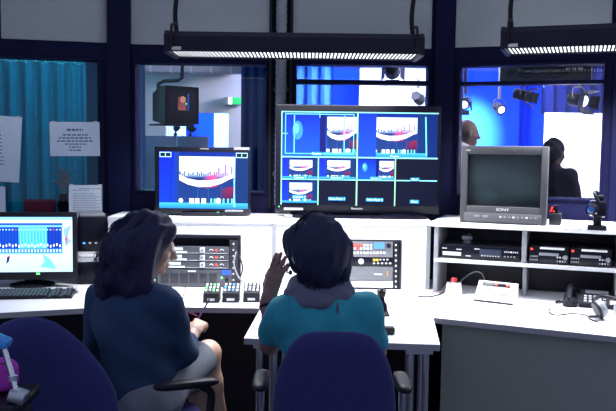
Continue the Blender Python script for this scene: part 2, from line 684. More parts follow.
def curtain(name, label, p0, p1, z0, z1, amp, wave, m, seed=0, hooks=False):
    p0, p1 = Vector((*p0, 0)), Vector((*p1, 0))
    L = (p1 - p0).length
    t = (p1 - p0).normalized(); nrm = Vector((-t.y, t.x, 0))
    rng = np.random.default_rng(seed)
    nu = max(24, int(L / wave * 14)); nz = 10
    ph = rng.uniform(0, 6.28, 4)
    r = thing(name, label, 'curtain', (p0 + p1) / 2 + Vector((0, 0, z0)), math.atan2(t.y, t.x))
    vs, fs = [], []
    for side in (0, 1):
        for j in range(nz + 1):
            q = j / nz
            for i in range(nu + 1):
                x = i / nu
                s = x * L
                d = amp * (math.sin(2 * math.pi * s / wave + ph[0] + .8 * math.sin(s * 5 + ph[1])) + .35 * math.sin(4.1 * math.pi * s / wave + ph[2] + q)) * (.75 + .25 * (1 - q))
                vs.append((s - L / 2, d + side * .004, (z1 - z0) * q))
    N = (nu + 1) * (nz + 1)
    for side in (0, 1):
        for j in range(nz):
            for i in range(nu):
                q = [side * N + j * (nu + 1) + i, side * N + j * (nu + 1) + i + 1, side * N + (j + 1) * (nu + 1) + i + 1, side * N + (j + 1) * (nu + 1) + i]
                fs.append(q if side == 0 else q[::-1])
    me = bpy.data.meshes.new('drape'); me.from_pydata(vs, [], fs)
    link('drape', me, m, r, smooth=True)
    tp = MB()
    tp.box((0, .0, z1 - z0 + .008), (L, .03, .016))
    tp.build('heading_tape', m, r)
    return r


# teal curtain right behind the left window
ztc = FL.uz(40, 62, .30)[1]
c0, c1 = FL.w(-1.75, .34), FL.w(FL.uz(89, 100, .34)[0], .34)
curtain('stage_curtain', 'pleated teal curtain on a white rail behind the notice window', (c0.x, c0.y), (c1.x, c1.y), .02, ztc, .040, .105, M_CURT_T, 3)
rl = thing_f('curtain_rail', 'white curtain rail along the top of the notice window', 'rail', FL, -.95, .27, ztc + .02)
box('rail_channel', M_OFFW, rl, (0, 0, .02), (1.7, .05, .03), .004)
for i in range(26):
    g = box('rail_glider', M_OFFW, rl, (-.8 + i * .063, .02, -.006), (.012, .012, .024), .002) if i == 0 else again(g, (-.8 + i * .063, .02, -.006))
c0, c1 = FL.w(FL.uz(86, 100, .24)[0], .24), FL.w(FL.uz(107, 100, .24)[0], .24)
curtain('stage_curtain', 'flat light teal drape at the post side of the notice window', (c0.x, c0.y), (c1.x, c1.y), .02, ztc + .03, .006, .11, mat('pale_teal_cloth', (.03, .22, .30), .9), 5)
# dark blue curtain at the right of the second window, lit edge at its left
a0, a1 = pt(240, 100, 7.9), pt(276, 100, 7.7)
curtain('stage_curtain', 'dark blue pleated curtain beside the green exit sign', (a0.x, a0.y), (a1.x, a1.y), .02, 2.735, .035, .11, M_CURT_B, 8)
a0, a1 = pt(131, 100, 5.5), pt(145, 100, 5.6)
curtain('stage_curtain', 'narrow drape edge coloured pale as if lit inside the second window beside the post', (a0.x, a0.y), (a1.x, a1.y), .02, 2.6, .012, .05, mat('lit_edge_cloth', (.12, .32, .5), .9), 9)  # pale colour stands in for light on the teal curtain's edge
a0, a1 = pt(288, 95, 9.4), pt(333, 95, 9.2)
curtain('stage_curtain', 'folded blue curtain behind the pane above the multiview monitor', (a0.x, a0.y), (a1.x, a1.y), .02, 2.7, .06, .17, mat('blue_curtain_cloth', (.02, .12, .42), .9), 11)

a0, a1 = pt(541, 100, 9.15), pt(650, 100, 9.15)
curtain('stage_curtain', 'dark navy valance above the brilliant white flat', (a0.x, a0.y), (a1.x, a1.y), pt(575, 114.5, 9.15).z, 2.735, .03, .14, mat('navy_valance_cloth', (.012, .016, .06), .95, spec=.1), 14)
a0, a1 = pt(519.5, 100, 11.2), pt(527, 100, 11.2)
curtain('stage_curtain', 'narrow dark blue drape hanging on the blue wall', (a0.x, a0.y), (a1.x, a1.y), .02, 2.735, .02, .09, mat('deep_blue_cloth', (.004, .03, .40), .95, spec=.05), 15)

# low grey screen standing in front of the passage
scr = thing('floor_screen', 'low blue grey standing screen below the hanging television', 'screen', (pt(177, 150, 7.6).x, 7.6, 0))
ws = pt(209, 150, 7.6).x - pt(145, 150, 7.6).x
hs = pt(177, 136, 7.6).z
M_SCR = mat('blue_grey_felt', (.13, .15, .24), .9)
for i in (-1, 1):
    box('screen_panel', M_SCR, scr, (i * ws / 4, 0, hs / 2 + .02), (ws / 2 - .006, .04, hs - .04), .006)
box('screen_foot', M_DARK, scr, (0, 0, .012), (ws, .3, .024), .004)

# small things on the screen's top edge / passage sill: two dark lamps
for k, (x0, x1, y) in enumerate(((172, 179, 131), (185, 196, 128))):
    c = pt((x0 + x1) / 2, y + 8, 7.6)
    r = thing('clip_lamp', ['small dark clip lamp on the low screen, nearest the wall', 'larger dark clip lamp on the low screen, nearest the curtain'][k], 'lamp', (c.x, 7.6, hs))
    w = (x1 - x0) / F_PX * 7.6
    box('clip', M_DARK, r, (0, 0, .015), (.03, .06, .03), .004)
    cyl('stem', M_DARK, r, (0, 0, .03), (0, 0, .06), .008)
    MB().lathe([(w * .28, 0), (w * .5, .03), (w * .5, .06)], (-w * .1, 0, .05), 14, Matrix.Rotation(.5, 3, 'Y')).build('shade', M_BLACK, r, smooth=True)


# hanging television
tv = thing('hanging_television', 'black tube television hanging from a bent ceiling arm in the studio', 'television', pt(174, 124, 7.0), math.radians(38))
tv.rotation_euler = (0, 0, math.radians(38))
wt, ht = .34, .33
bx = MB()
bx.prism([(-wt / 2, -.15, 0), (wt / 2, -.15, 0), (wt / 2, -.15, ht), (-wt / 2, -.15, ht)], (0, .1, 0))
M_TV = mat('matt_black_cabinet', (.004, .004, .006), .7, spec=.15)
bx.build('cabinet_front', M_TV, tv)
sh = MB()
f0 = [(-wt / 2 + .005, -.05, .005), (wt / 2 - .005, -.05, .005), (wt / 2 - .005, -.05, ht - .005), (-wt / 2 + .005, -.05, ht - .005)]
f1 = [(-wt * .33, .20, .03), (wt * .33, .20, .03), (wt * .33, .20, ht - .05), (-wt * .33, .20, ht - .05)]
for i in range(4):
    j = (i + 1) % 4
    sh.poly([f0[i], f0[j], f1[j], f1[i]])
sh.poly(f1); sh.poly(f0[::-1])
sh.build('cabinet_shell', M_TV, tv)
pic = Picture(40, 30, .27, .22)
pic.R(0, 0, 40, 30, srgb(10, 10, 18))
pic.R(14, 8, 26, 24, srgb(120, 60, 60), srgb(160, 90, 80)); pic.E(21, 11, 4, 4, srgb(200, 140, 120))  # reflections on the dark tube drawn as dim glowing shapes
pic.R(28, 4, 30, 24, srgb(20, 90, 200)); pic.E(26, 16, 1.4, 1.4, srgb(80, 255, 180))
pic.build('screen', screen_mat('tube_reflections', 1.0), tv, (0, -.152, ht / 2 + .02))
ceil_z = 2.75 - tv.location.z
R_ = Matrix.Rotation(-math.radians(38), 3, 'Z')
loc2 = [R_ @ (pt(*p, 7.0) - tv.location) for p in ((158, 93), (158, 84), (164, 81), (178, 80.5), (182, 78), (182.5, 62))]
loc2 = [Vector((v.x, max(v.y, .02) if i == 0 else v.y, v.z)) for i, v in enumerate(loc2)]
loc2.append(Vector((loc2[-1].x, loc2[-1].y, ceil_z)))
tube('hanging_arm', M_BLACK, tv, loc2, .016, 10)
box('arm_cradle', M_BLACK, tv, (0, .05, -.008), (wt * .9, .3, .016), .004)

# ventilation duct along the top of the partition
dz0, dz1 = pt(190, 73, 7.98).z, pt(190, 64, 7.98).z
du = thing('ventilation_duct', 'pale ventilation duct along the top of the studio partition', 'duct', (pt(192, 70, 7.98).x, 8.0, dz0))
dl = pt(242, 70, 7.98).x - pt(142, 70, 7.98).x
box('duct_body', mat('pale_duct_paint', (.42, .38, .46), .7), du, (0, 0, (dz1 - dz0) / 2), (dl, .2, dz1 - dz0), .006)
for i in range(5):
    box('duct_joint', M_LGREY, du, (-dl / 2 + dl * (i + .5) / 5, 0, (dz1 - dz0) / 2), (.02, .21, dz1 - dz0 + .01), .003)
for sx in (-.4, .4):
    box('duct_hanger', M_DARK, du, (sx * dl, 0, (2.75 - dz0 + dz1 - dz0) / 2), (.015, .015, 2.75 - dz1), 0)

# exit sign on the partition
ex = pt(233, 101, 8.1)
exs = thing('exit_sign', 'lit green and white exit sign box by the dark blue curtain', 'sign', (ex.x, 8.06, ex.z - .04))
wE = 18 / F_PX * 8.1
box('sign_housing', M_LGREY, exs, (0, .05, .04), (wE, .06, .085), .006)
box('sign_face', emit('exit_green', (.03, .55, .16), 1.6), exs, (wE * .22, .012, .04), (wE * .5, .02, .07), .003)
box('sign_face', emit('exit_white', (1, .98, .85), 2.0), exs, (-wE * .14, .012, .04), (wE * .2, .02, .07), .003)


# studio lamps on a pipe grid
def spot_lamp(label, p, aim, size, lit=True, doors=True):
    r = thing('studio_lamp', label, 'studio lamp', p, aim[0], 'lamps on the studio lighting grid')
    Rt = Matrix.Rotation(aim[1], 3, 'X')
    s = size
    MB().lathe([(.55 * s, -.9 * s), (.62 * s, -.8 * s), (.62 * s, .5 * s), (.72 * s, .6 * s), (.72 * s, .75 * s)], n=18, R=Rt @ Matrix.Rotation(math.pi / 2, 3, 'X')).build('lamp_body', M_BLACK, r, smooth=True)
    MB().lathe([(.6 * s, .70 * s), (.45 * s, .78 * s), (.1 * s, .81 * s)], n=16, R=Rt @ Matrix.Rotation(math.pi / 2, 3, 'X')).build('lens', emit('lamp_lens', (.9, .95, 1), 2.5) if lit else M_GREY, r, smooth=True)
    if doors:
        for k in range(4):
            q = k * math.pi / 2
            m = MB()
            w = .62 * s if k % 2 == 0 else .5 * s
            pts = [(-w, -.75 * s, .72 * s), (w, -.75 * s, .72 * s), (w * 1.25, -1.6 * s, 1.05 * s), (-w * 1.25, -1.6 * s, 1.05 * s)]
            m.prism([Rt @ (Matrix.Rotation(q, 3, 'Y') @ Vector(v)) for v in pts], Rt @ (Matrix.Rotation(q, 3, 'Y') @ Vector((0, .012 * s / .1 * .1, .006))))
            m.build('barn_door', M_BLACK, r)
    yk = MB()
    yk.tube([(-.8 * s, 0, 0), (-.8 * s, 0, .9 * s), (-.5 * s, 0, 1.2 * s), (.5 * s, 0, 1.2 * s), (.8 * s, 0, .9 * s), (.8 * s, 0, 0)], .06 * s, 6)
    yk.build('yoke', M_DARK, r, smooth=True)
    top = 2.75 - p[2]
    cyl('hanger', M_DARK, r, (0, 0, 1.2 * s), (0, 0, max(top, 1.3 * s)), .016, n=8)
    return r


spot_lamp('black studio lamp with open barn doors and shining lens over the blue wall', pt(522, 95, 7.4), (math.radians(60), .25), .085)
spot_lamp('orange glowing studio lamp hung over the white flat', pt(578, 100, 7.2), (math.radians(30), .2), .10)
spot_lamp('pale studio lamp at the left post of the right window', pt(465, 103, 7.5), (math.radians(-20), .35), .075)
spot_lamp('silver studio lamp hanging between the black one and the left post', pt(499, 108, 7.9), (math.radians(15), .4), .075, doors=False)
spot_lamp('dark square-doored studio lamp above the multiview monitor', pt(392, 70, 7.2), (math.radians(170), .15), .10, lit=False)
spot_lamp('small blue tinted studio lamp at the far end of the strip window', pt(418, 98, 8.6), (math.radians(150), .3), .09, lit=False)
for k, (y, x0, x1) in enumerate(((7.29, -.3, 4.8), (8.72, -.3, 4.8), (7.5, -3.4, -.6))):
    o = tube('lighting_pipe', M_STEEL, None, [(x0, y, 2.60), (x1, y, 2.60)], .024, 10)
    tag(o, ['nearest steel lighting pipe over the blue and white set', 'rear steel lighting pipe over the blue and white set', 'steel lighting pipe above the hanging television'][k], 'pipe')

# black housing seen in the upper strip of the right window
bh = thing_f('projector_housing', 'long black equipment housing with sockets behind the upper strip of the right window', 'projector', FR, FR.uz(545, 72, .5)[0], .5, FR.uz(545, 82, .5)[1])
wb = FR.uz(590, 72, .5)[0] - FR.uz(498, 72, .5)[0]
hb = FR.uz(545, 63, .5)[1] - FR.uz(545, 81, .5)[1]
M_HOUS = mat('charcoal_housing', (.045, .045, .055), .5)
box('housing', M_HOUS, bh, (0, .15, hb / 2), (wb, .3, hb), .01)
MB().lathe([(.022, 0), (.026, .012), (.012, .012)], (-wb * .38, -.012, hb * .5), 16, Matrix.Rotation(math.pi / 2, 3, 'X')).build('knob', M_BLACK, bh, smooth=True)
for i, x in enumerate((-.27, .25, .31, .38)):
    box('socket', M_LGREY if i else M_GREY, bh, (wb * x * 1.0, -.004, hb * .7), (.03, .012, .018), .002)
tube('cable', M_BLACK, bh, curve_pts([(-wb * .3, -.01, .05), (-wb * .1, -.03, .02), (wb * .15, -.03, .03), (wb * .3, -.01, .08)], 18), .006)
cyl('hanger', M_DARK, bh, (-wb * .3, .15, hb), (-wb * .3, .15, 2.75 - bh.location.z), .015, n=8)
cyl('hanger', M_DARK, bh, (wb * .3, .15, hb), (wb * .3, .15, 2.75 - bh.location.z), .015, n=8)

# things standing behind the notice window
cab = thing_f('flight_case', 'dark flight case standing behind the notice window', 'case', FL, FL.uz(48, 190, .19)[0], .19, 0)
zc_ = FL.uz(48, 213, .2)[1]
box('case_body', M_BLACK, cab, (0, 0, zc_ / 2), (.42, .08, zc_), .01)
for sx in (-1, 1):
    box('corner_guard', M_STEEL, cab, (sx * .2, -.035, zc_ - .02), (.03, .02, .04), .004)
rb = box('red_storage_box', mat('dull_red_plastic', (.32, .02, .05), .6), None, FL.w(FL.uz(40, 206, .19)[0], .19, zc_ + .047), (.20, .07, .092), .01, (0, 0, FL.a))
tag(rb, 'dull red storage box on the dark case behind the notice window', 'box')
pl = thing_f('dried_grass', 'pale dried grass bunch in a dark vase behind the notice window', 'plant', FL, FL.uz(64, 190, .19)[0], .19, zc_)
MB().lathe([(.03, 0), (.045, .05), (.03, .12), (.036, .13)], n=14).build('vase', M_BLACK, pl, smooth=True)
mb = MB()
for i in range(46):
    q = random.uniform(0, 6.28); r = random.uniform(.02, .10); h = random.uniform(.10, .24)
    y = .25 * r * math.sin(q)
    mb.tube(curve_pts([(0, 0, .12), (.4 * r * math.cos(q), y * .5, .12 + h * .7), (r * math.cos(q), y, .12 + h * random.uniform(.7, 1))], 5), [.003] * 3 + [.002] * (len(curve_pts([(0, 0, 0), (0, 0, 1), (0, 0, 2)], 5)) - 3), 4)
tag(mb.build('grass_blades', mat('straw', (.35, .30, .22), .8), pl), kind='stuff')


# ------------------------------------------------------------ desks
DZ, DT = .74, .026
j_front = on_z(116, 309.5, DZ)
p_l0 = on_z(-60, 316, DZ)
c_front_y = on_z(220, 307.5, DZ).y
j_front.y = c_front_y
r_corner = on_z(434, 317.5, DZ)
r_end = on_z(616, 336.5, DZ)
r_dir = (r_end - r_corner).normalized()
r_far = r_corner + r_dir * 1.75
l_dir = (p_l0 - j_front).normalized()
l_far = j_front + l_dir * 1.3
hl, hr = Vector((-1.345, 5.02, DZ)), Vector((.895, 5.02, DZ))
lw0 = FL.w(-1.75, -.015, DZ)
rw0 = FR.w(2.1, -.015, DZ)


def desk(name, label, poly, front, legs, cat='desk', panel_m=None, panel_inset=.06, leg_pairs=()):
    """poly: desktop corners (world, counter-clockwise); front: indices of the corners ending the front edge"""
    c = sum((Vector(p) for p in poly), Vector()) / len(poly)
    r = thing(name, label, cat, (c.x, c.y, 0))
    loc = [Vector((p[0] - c.x, p[1] - c.y, DZ - DT)) for p in poly]
    MB().prism(loc, (0, 0, DT)).build('worktop', M_WHITE, r)
    a, b = loc[front[0]], loc[front[1]]
    t = (b - a).normalized(); n = Vector((t.y, -t.x, 0))
    if n.y > 0: n = -n
    eb = MB()
    z0 = Vector((0, 0, -.003)); up_ = Vector((0, 0, DT + .0015))
    eb.prism([a + z0, b + z0, b + n * .003 + z0, a + n * .003 + z0], up_)
    eb.build('edge_band', M_EDGE, r)
    if panel_m is not None:
        a2 = a + t * .03 - n * panel_inset; b2 = b - t * .03 - n * panel_inset
        pm = MB()
        bot = Vector((0, 0, -(DZ - DT) + .02)); top = Vector((0, 0, 0))
        pm.prism([a2 + bot, b2 + bot, b2 - n * .02 + bot, a2 - n * .02 + bot], (0, 0, DZ - DT - .02))
        pm.build('modesty_panel', panel_m, r)
    for (px_, py_) in legs:
        lx, ly = px_ - c.x, py_ - c.y
        lg = MB()
        for s in (-1, 1):
            lg.tube([(lx + s * .033, ly, .03), (lx + s * .033, ly, DZ - DT)], .016, 10)
        lg.box((lx, ly, .02), (.14, .10, .04)); lg.box((lx, ly, DZ - DT - .01), (.12, .06, .018))
        lg.build('leg', M_STEEL, r, smooth=True)
    return r, c


g = .0015
mid_l = lambda p: (p[0], p[1])
desk('desk', 'white angled desk under the audio computer by the notice window',
     [l_far, j_front - Vector((g, 0, 0)), hl - Vector((g, 0, 0)), lw0], (0, 1), [], panel_m=M_BLACK, panel_inset=.25)
r_corner_c = r_corner + (hr - r_corner) * ((c_front_y - r_corner.y) / (hr.y - r_corner.y))
desk('desk', 'white straight desk below the equipment racks',
     [j_front + Vector((g, 0, 0)), r_corner_c - Vector((g, 0, 0)), hr - Vector((g, 0, 0)), hl + Vector((g, 0, 0))], (0, 1), [], panel_m=M_BLACK, panel_inset=.28)
desk('desk', 'white right desk with grey front panel under the deck shelves',
     [r_corner + Vector((g, 0, 0)), r_far, rw0, hr + Vector((g, 0, 0))], (0, 1), [], panel_m=M_GREYP, panel_inset=.05)
tf0, tf1 = on_z(244, 338, DZ), on_z(440, 344.5, DZ)
tb1 = r_corner_c - Vector((g * 3, g, 0)); tb0 = Vector((on_z(264, 310, DZ).x - .02, c_front_y - .006, DZ))
tb1.y = c_front_y - .006
tdir = (tf1 - tf0).normalized()
# the side runs from the front corner back to where the desks meet, short of the right desk
side = (r_corner - tf1); tb1b = r_corner - Vector((.004, 0, 0))
wl_leg = [on_z(258, 342, DZ) + Vector((.035, .09, 0)), on_z(432, 348, DZ) + Vector((-.045, .09, 0)), tb0 + Vector((.1, -.10, 0)), tb1 + Vector((-.12, -.10, 0))]
desk('side_table', 'white table jutting out in front of the teal-shirted person', [tf0, tf1, tb1b, tb1, tb0], (0, 1), [(p.x, p.y) for p in wl_leg], cat='table')


# ------------------------------------------------------------ units that face the room
class Unit:
    def __init__(s, name, label, cat, F, x0, x1, ybot, v, z=None, group=None, rot=0.0):
        s.F, s.v = F, v
        s.u = (F.uz(x0, ybot, v)[0] + F.uz(x1, ybot, v)[0]) / 2
        s.z = F.uz((x0 + x1) / 2, ybot, v)[1] if z is None else z
        s.root = thing_f(name, label, cat, F, s.u, v, s.z, rot, group)

    def rect(s, x0, y0, x1, y1, v=None):
        v = s.v if v is None else v
        xm, ym = (x0 + x1) / 2, (y0 + y1) / 2
        return (s.F.uz(x0, ym, v)[0] - s.u, s.F.uz(x1, ym, v)[0] - s.u, s.F.uz(xm, y1, v)[1] - s.z, s.F.uz(xm, y0, v)[1] - s.z)

    def bx(s, name, m, x0, y0, x1, y1, d, proud=0.0, bevel=.0, parent=None, z0=None):
        a, b, c, e = s.rect(x0, y0, x1, y1)
        if z0 is not None: c = z0
        off = parent.location if parent is not None else Vector()
        return box(name, m, parent or s.root, Vector(((a + b) / 2, d / 2 - proud, (c + e) / 2)) - off, (b - a, d, e - c), bevel)

    def p(s, x, y, proud=0.0):
        a, _, c, _ = s.rect(x, y, x, y)
        return Vector((a, -proud, c))


CV = c_front_y - 5.05
HV = -.40                                   # front of the hutch
LZ = FC.uz(230, 218, HV)[1]                  # ledge top
HU0, HU1 = FC.uz(108, 222, HV)[0], FC.uz(431, 222, HV)[0]
hut = thing_f('desk_hutch', 'long white equipment hutch with ledge on the straight desk', 'shelf unit', FC, (HU0 + HU1) / 2, HV, DZ)
hw, hh = HU1 - HU0, LZ - DZ
box('ledge_board', M_WHITE, hut, (0, .185, hh - .016), (hw, .375, .032), .003)
box('ledge_edge', M_LGREY, hut, (0, -.004, hh - .016), (hw, .003, .03))


def hu(x, y):
    u, z = FC.uz(x, y, HV)
    return u - (HU0 + HU1) / 2, z - DZ


RK1 = (hu(150, 260)[0], hu(240.5, 260)[0], 0.0, hu(200, 235)[1])
RK2 = (hu(318, 265)[0], hu(401, 265)[0], 0.0, hu(370, 240)[1])
pm = MB()
ztop = hh - .032
xs = [-hw / 2, RK1[0] - .002, RK1[1] + .002, RK2[0] - .002, RK2[1] + .002, hw / 2]
pm.box(((xs[0] + xs[1]) / 2, .012, ztop / 2), (xs[1] - xs[0], .018, ztop))
pm.box(((xs[2] + xs[3]) / 2, .012, ztop / 2), (xs[3] - xs[2], .018, ztop))
pm.box(((xs[4] + xs[5]) / 2, .012, ztop / 2), (xs[5] - xs[4], .018, ztop))
pm.box(((xs[1] + xs[2]) / 2, .012, (ztop + RK1[3] + .002) / 2), (xs[2] - xs[1], .018, ztop - RK1[3] - .002))
pm.box(((xs[3] + xs[4]) / 2, .012, (ztop + RK2[3] + .002) / 2), (xs[4] - xs[3], .018, ztop - RK2[3] - .002))
pm.build('front_panel', M_WHITE, hut)
for x in (274, 429.5):
    u = hu(x, 245)[0]
    box('divider', M_GREY, hut, (min(u, hw / 2 - .013), -.001, ztop / 2 + .0005), (.024, .008, ztop - .002))
box('back_panel', M_WHITE, hut, (0, .362, ztop / 2), (hw, .018, ztop))
for sx in (-1, 1):
    box('side_panel', M_WHITE, hut, (sx * (hw / 2 - .009), .185, ztop / 2), (.018, .33, ztop))


# ---- left rack
k1 = Unit('equipment_rack', 'black rack with three labelled modules and amplifier on the straight desk', 'rack', FC, 150, 240.5, 287, HV - .012, DZ + .0005)
zt = RK1[3] - .001
w1 = RK1[1] - RK1[0] - .002
M_RACKM = mat('rack_module_face', (.055, .058, .07), .4)
for sx in (-1, 1):
    box('rack_side', M_BLACK, k1.root, (sx * (w1 / 2 - .008), .14, zt / 2), (.016, .28, zt), .002)
box('rack_top', M_BLACK, k1.root, (0, .14, zt - .008), (w1 - .032, .28, .016))
box('rack_base', M_BLACK, k1.root, (0, .14, .006), (w1 - .032, .28, .012))
box('blank_panel', M_BLACKG, k1.root, (0, .06, zt - .045), (w1 - .034, .01, .056))
box('rack_back', M_BLACK, k1.root, (0, .285, zt / 2), (w1, .008, zt))
rail = k1.bx('rack_rail', M_DARK, 229.5, 240, 238, 286, .01, .004)
k1.bx('rack_rail', M_DARK, 152.5, 240, 157, 286, .01, .004)
for i in range(7):
    for x in (233.5, 154.8):
        k1.bx('rail_screw', M_LGREY, x - .7, 243 + i * 6, x + .7, 244.6 + i * 6, .006, .008)
for i, (ya, yb) in enumerate(((246.5, 253.4), (254, 260.6), (261.2, 268))):
    m = k1.bx('rack_module', M_RACKM, 157.5, ya, 229, yb, .2, .006, .002)
    ym = (ya + yb) / 2
    k1.bx('label_strip', M_PAPER, 165, ya + .6, 183 - i, ya + 3.4, .003, .009, 0, m)
    k1.bx('label_strip', M_PAPER, 168, yb - 2.4, 187 + (i == 2) * -2, yb - .4, .003, .009, 0, m)
    k1.bx('knob_plate', M_PAPER, 200, ym - 2.6, 205, ym + 2.6, .004, .010, .001, m)
    kn = MB().lathe([(.009, 0), (.008, .012), (.005, .012)], n=12, R=Matrix.Rotation(math.pi / 2, 3, 'X')).build('knob', M_GREY, m, k1.p(202.5, ym, .010) - m.location, smooth=True)
    for x in (211.5, 222):
        ar = MB()
        c = k1.p(x, ym + 1, .008)
        ar.tube([c + Vector((.011 * math.cos(q), 0, .011 * math.sin(q))) - m.location for q in np.linspace(.2, 2.94, 9)], .0018, 5)
        ar.build('meter_arc', M_LEDW, m)
    k1.bx('indicator', M_LEDR, 215.6, ym - .8, 217.8, ym + 1, .004, .009, 0, m)
    if i == 2: k1.bx('indicator', M_LEDG, 166, ym - 1, 169, ym + .3, .004, .010, 0, m)
    k1.bx('module_seam', M_LGREY, 186, yb - .5, 228, yb - .1, .002, .0075, 0, m)
am = k1.bx('amplifier', mat('graphite_metal', (.075, .078, .09), .45, .3), 157.5, 269.3, 232, 286.3, .22, .008, .002)
for i in range(6):
    x0 = 161 + i * 9.6
    gr = k1.bx('grille', M_DARK, x0, 273, x0 + 8, 283, .004, .010, .001, am)
k1.bx('display', emit('lcd_blue', (.02, .10, 1), 1.4), 222, 269.8, 230.5, 274.6, .003, .011, 0, am)
k1.bx('indicator', M_LEDG, 221, 276.6, 223, 278.4, .003, .010, 0, am)
k1.bx('name_plate', M_LGREY, 188, 270.2, 196, 271.8, .003, .010, 0, am)
MB().lathe([(.012, 0), (.011, .012), (.006, .013)], n=14, R=Matrix.Rotation(math.pi / 2, 3, 'X')).build('knob', M_BLACK, am, k1.p(227, 280, .008) - am.location, smooth=True)

# ---- right rack
k2 = Unit('equipment_rack', 'black rack with blue display and button rows behind the teal-shirted person', 'rack', FC, 318, 401, 290, HV - .012, DZ + .0005)
zt = RK2[3] - .001
w1 = RK2[1] - RK2[0] - .002
for sx in (-1, 1):
    box('rack_side', M_BLACK, k2.root, (sx * (w1 / 2 - .008), .14, zt / 2), (.016, .28, zt), .002)
box('rack_top', M_BLACK, k2.root, (0, .14, zt - .004), (w1 - .032, .28, .008))
box('rack_base', M_BLACK, k2.root, (0, .14, .006), (w1 - .032, .28, .012))
box('rack_back', M_BLACK, k2.root, (0, .285, zt / 2), (w1, .008, zt))
for xa, xb in ((393.5, 398), (320, 324)):
    k2.bx('rack_rail', M_BLACK, xa, 241.5, xb, 288.5, .01, .004)
    for i in range(9):
        k2.bx('rail_screw', M_LGREY, (xa + xb) / 2 - .8, 244 + i * 5.2, (xa + xb) / 2 + .8, 245.8 + i * 5.2, .006, .008)
m = k2.bx('router_panel', mat('steel_grey_panel', (.16, .165, .185), .4, .3), 324.5, 241.3, 392.8, 256.8, .2, .006, .002)
for row, (ya, xa, n) in enumerate(((244, 327, 14), (247.2, 327, 14), (251.6, 327, 18))):
    for i in range(n):
        x = xa + i * 3.3
        if row < 2 and x > 371: continue
        mm = M_LEDR if (row == 0 and i in (8, 9, 10)) or (row == 1 and i == 9) else M_LEDW
        k2.bx('button', mm, x, ya, x + 2, ya + 2.1, .006, .010, 0, m)
k2.bx('display', emit('lcd_cyan', (.08, .30, 1), 1.3), 374, 242.5, 384.3, 248.6, .003, .010, 0, m)
MB().lathe([(.016, 0), (.014, .014), (.006, .015)], n=16, R=Matrix.Rotation(math.pi / 2, 3, 'X')).build('knob', M_BLACK, m, k2.p(388.5, 245.5, .006) - m.location, smooth=True)
m = k2.bx('patch_panel', M_BLACKG, 324.5, 257.3, 392.8, 265.6, .2, .006, .002)
MB().lathe([(.017, 0), (.017, .006), (.011, .006), (.011, .003)], n=16, R=Matrix.Rotation(math.pi / 2, 3, 'X')).build('jack_ring', M_LGREY, m, k2.p(361, 261.2, .006) - m.location, smooth=True)
for i, x in enumerate((373, 376, 379.5, 383, 386.5)):
    k2.bx('indicator', M_LEDY if i < 2 else M_LEDW, x, 258.8, x + (2.2 if i < 2 else 1.6), 260.8 if i < 2 else 260, .004, .009, 0, m)
for x in (373, 377, 381, 385, 389):
    k2.bx('socket', M_LGREY, x, 262.4, x + 2, 263.8, .004, .009, 0, m)
m = k2.bx('blank_panel', mat('slate_panel', (.13, .135, .15), .5, .2), 324.5, 266.2, 392.8, 280.5, .02, .006, .002)
k2.bx('orange_mark', emit('orange_mark', (1, .35, .05), .8), 386.5, 271, 387.8, 276, .003, .009, 0, m)
k2.bx('name_plate', M_LGREY, 374, 273.4, 382, 274.8, .003, .009, 0, m)
k2.bx('white_panel', M_OFFW, 324.5, 281, 392.8, 290, .02, .006, .002, z0=.012)

# ---- three small button boxes
def button_box(label, x0, x1, ytop, ybot, tint):
    zb = DZ + .0005
    a, b = on_z(x0, ybot, DZ), on_z(x1, ybot, DZ)
    w = (b - a).length
    r = thing('control_box', label, 'control box', ((a.x + b.x) / 2, (a.y + b.y) / 2, zb), math.atan2(b.y - a.y, b.x - a.x) * .3, 'button boxes on the straight desk')
    h0 = .052; d = .13; h1 = .088
    bd = MB()
    bd.prism([(-w / 2, 0, 0), (-w / 2, d, 0), (-w / 2, d, h1), (-w / 2, .02, h0 + .004), (-w / 2, 0, h0)], (w, 0, 0))
    bd.build('case', M_BLACK, r)
    box('front_label', M_LGREY, r, (0, -.001, .018), (w * .45, .003, .013))
    sl = math.atan2(h1 - h0 - .004, d - .02)
    for j in range(3):
        for i in range(4):
            mm = (M_LEDW, M_LEDW, tint, M_LGREY)[(i * 3 + j * 2) % 4]
            y = .035 + j * .033
            box('button', mm, r, (-w * .36 + i * w * .24, y, h0 + .004 + math.tan(sl) * (y - .02) + .004), (w * .13, .016, .007), .002, (sl, 0, 0))
    return r


button_box('small black button box nearest the seated person in dark sweater', 203, 219, 289, 303, M_LEDG)
button_box('small black button box with blue lights, middle of the three', 222, 239, 289, 302.8, M_LEDB)
button_box('small black button box nearest the raised hand', 243, 259.5, 290, 302.5, M_LEDW)
for k, ctrl in enumerate((
        [(232, 246), (240, 258), (242.5, 270), (238, 280), (231, 287)],
        [(236, 252), (234, 264), (238, 276), (245, 284), (250, 289)])):
    pts = []
    for i, (x, y) in enumerate(ctrl):
        pts.append(FC.w(*FC.uz(x, y, HV - .03 - .03 * min(i, 2) - .02 * k)[:1], HV - .03 - .03 * min(i, 2) - .02 * k, FC.uz(x, y, HV - .03 - .03 * min(i, 2) - .02 * k)[1]))
    o = tube('patch_cable', M_BLACK if k == 0 else M_GREY, None, curve_pts(pts, 24), .0045, 6)
    tag(o, ['thick black cable looping from the left rack to the button boxes', 'thin grey cable hanging from the left rack to the button boxes'][k], 'cable')


# ------------------------------------------------------------ pictures for the screens
B0, B1, CY, WH, RD, NV = srgb(8, 40, 190), srgb(20, 80, 255), srgb(120, 240, 255), (1, 1, 1), srgb(230, 40, 90), srgb(8, 14, 50)


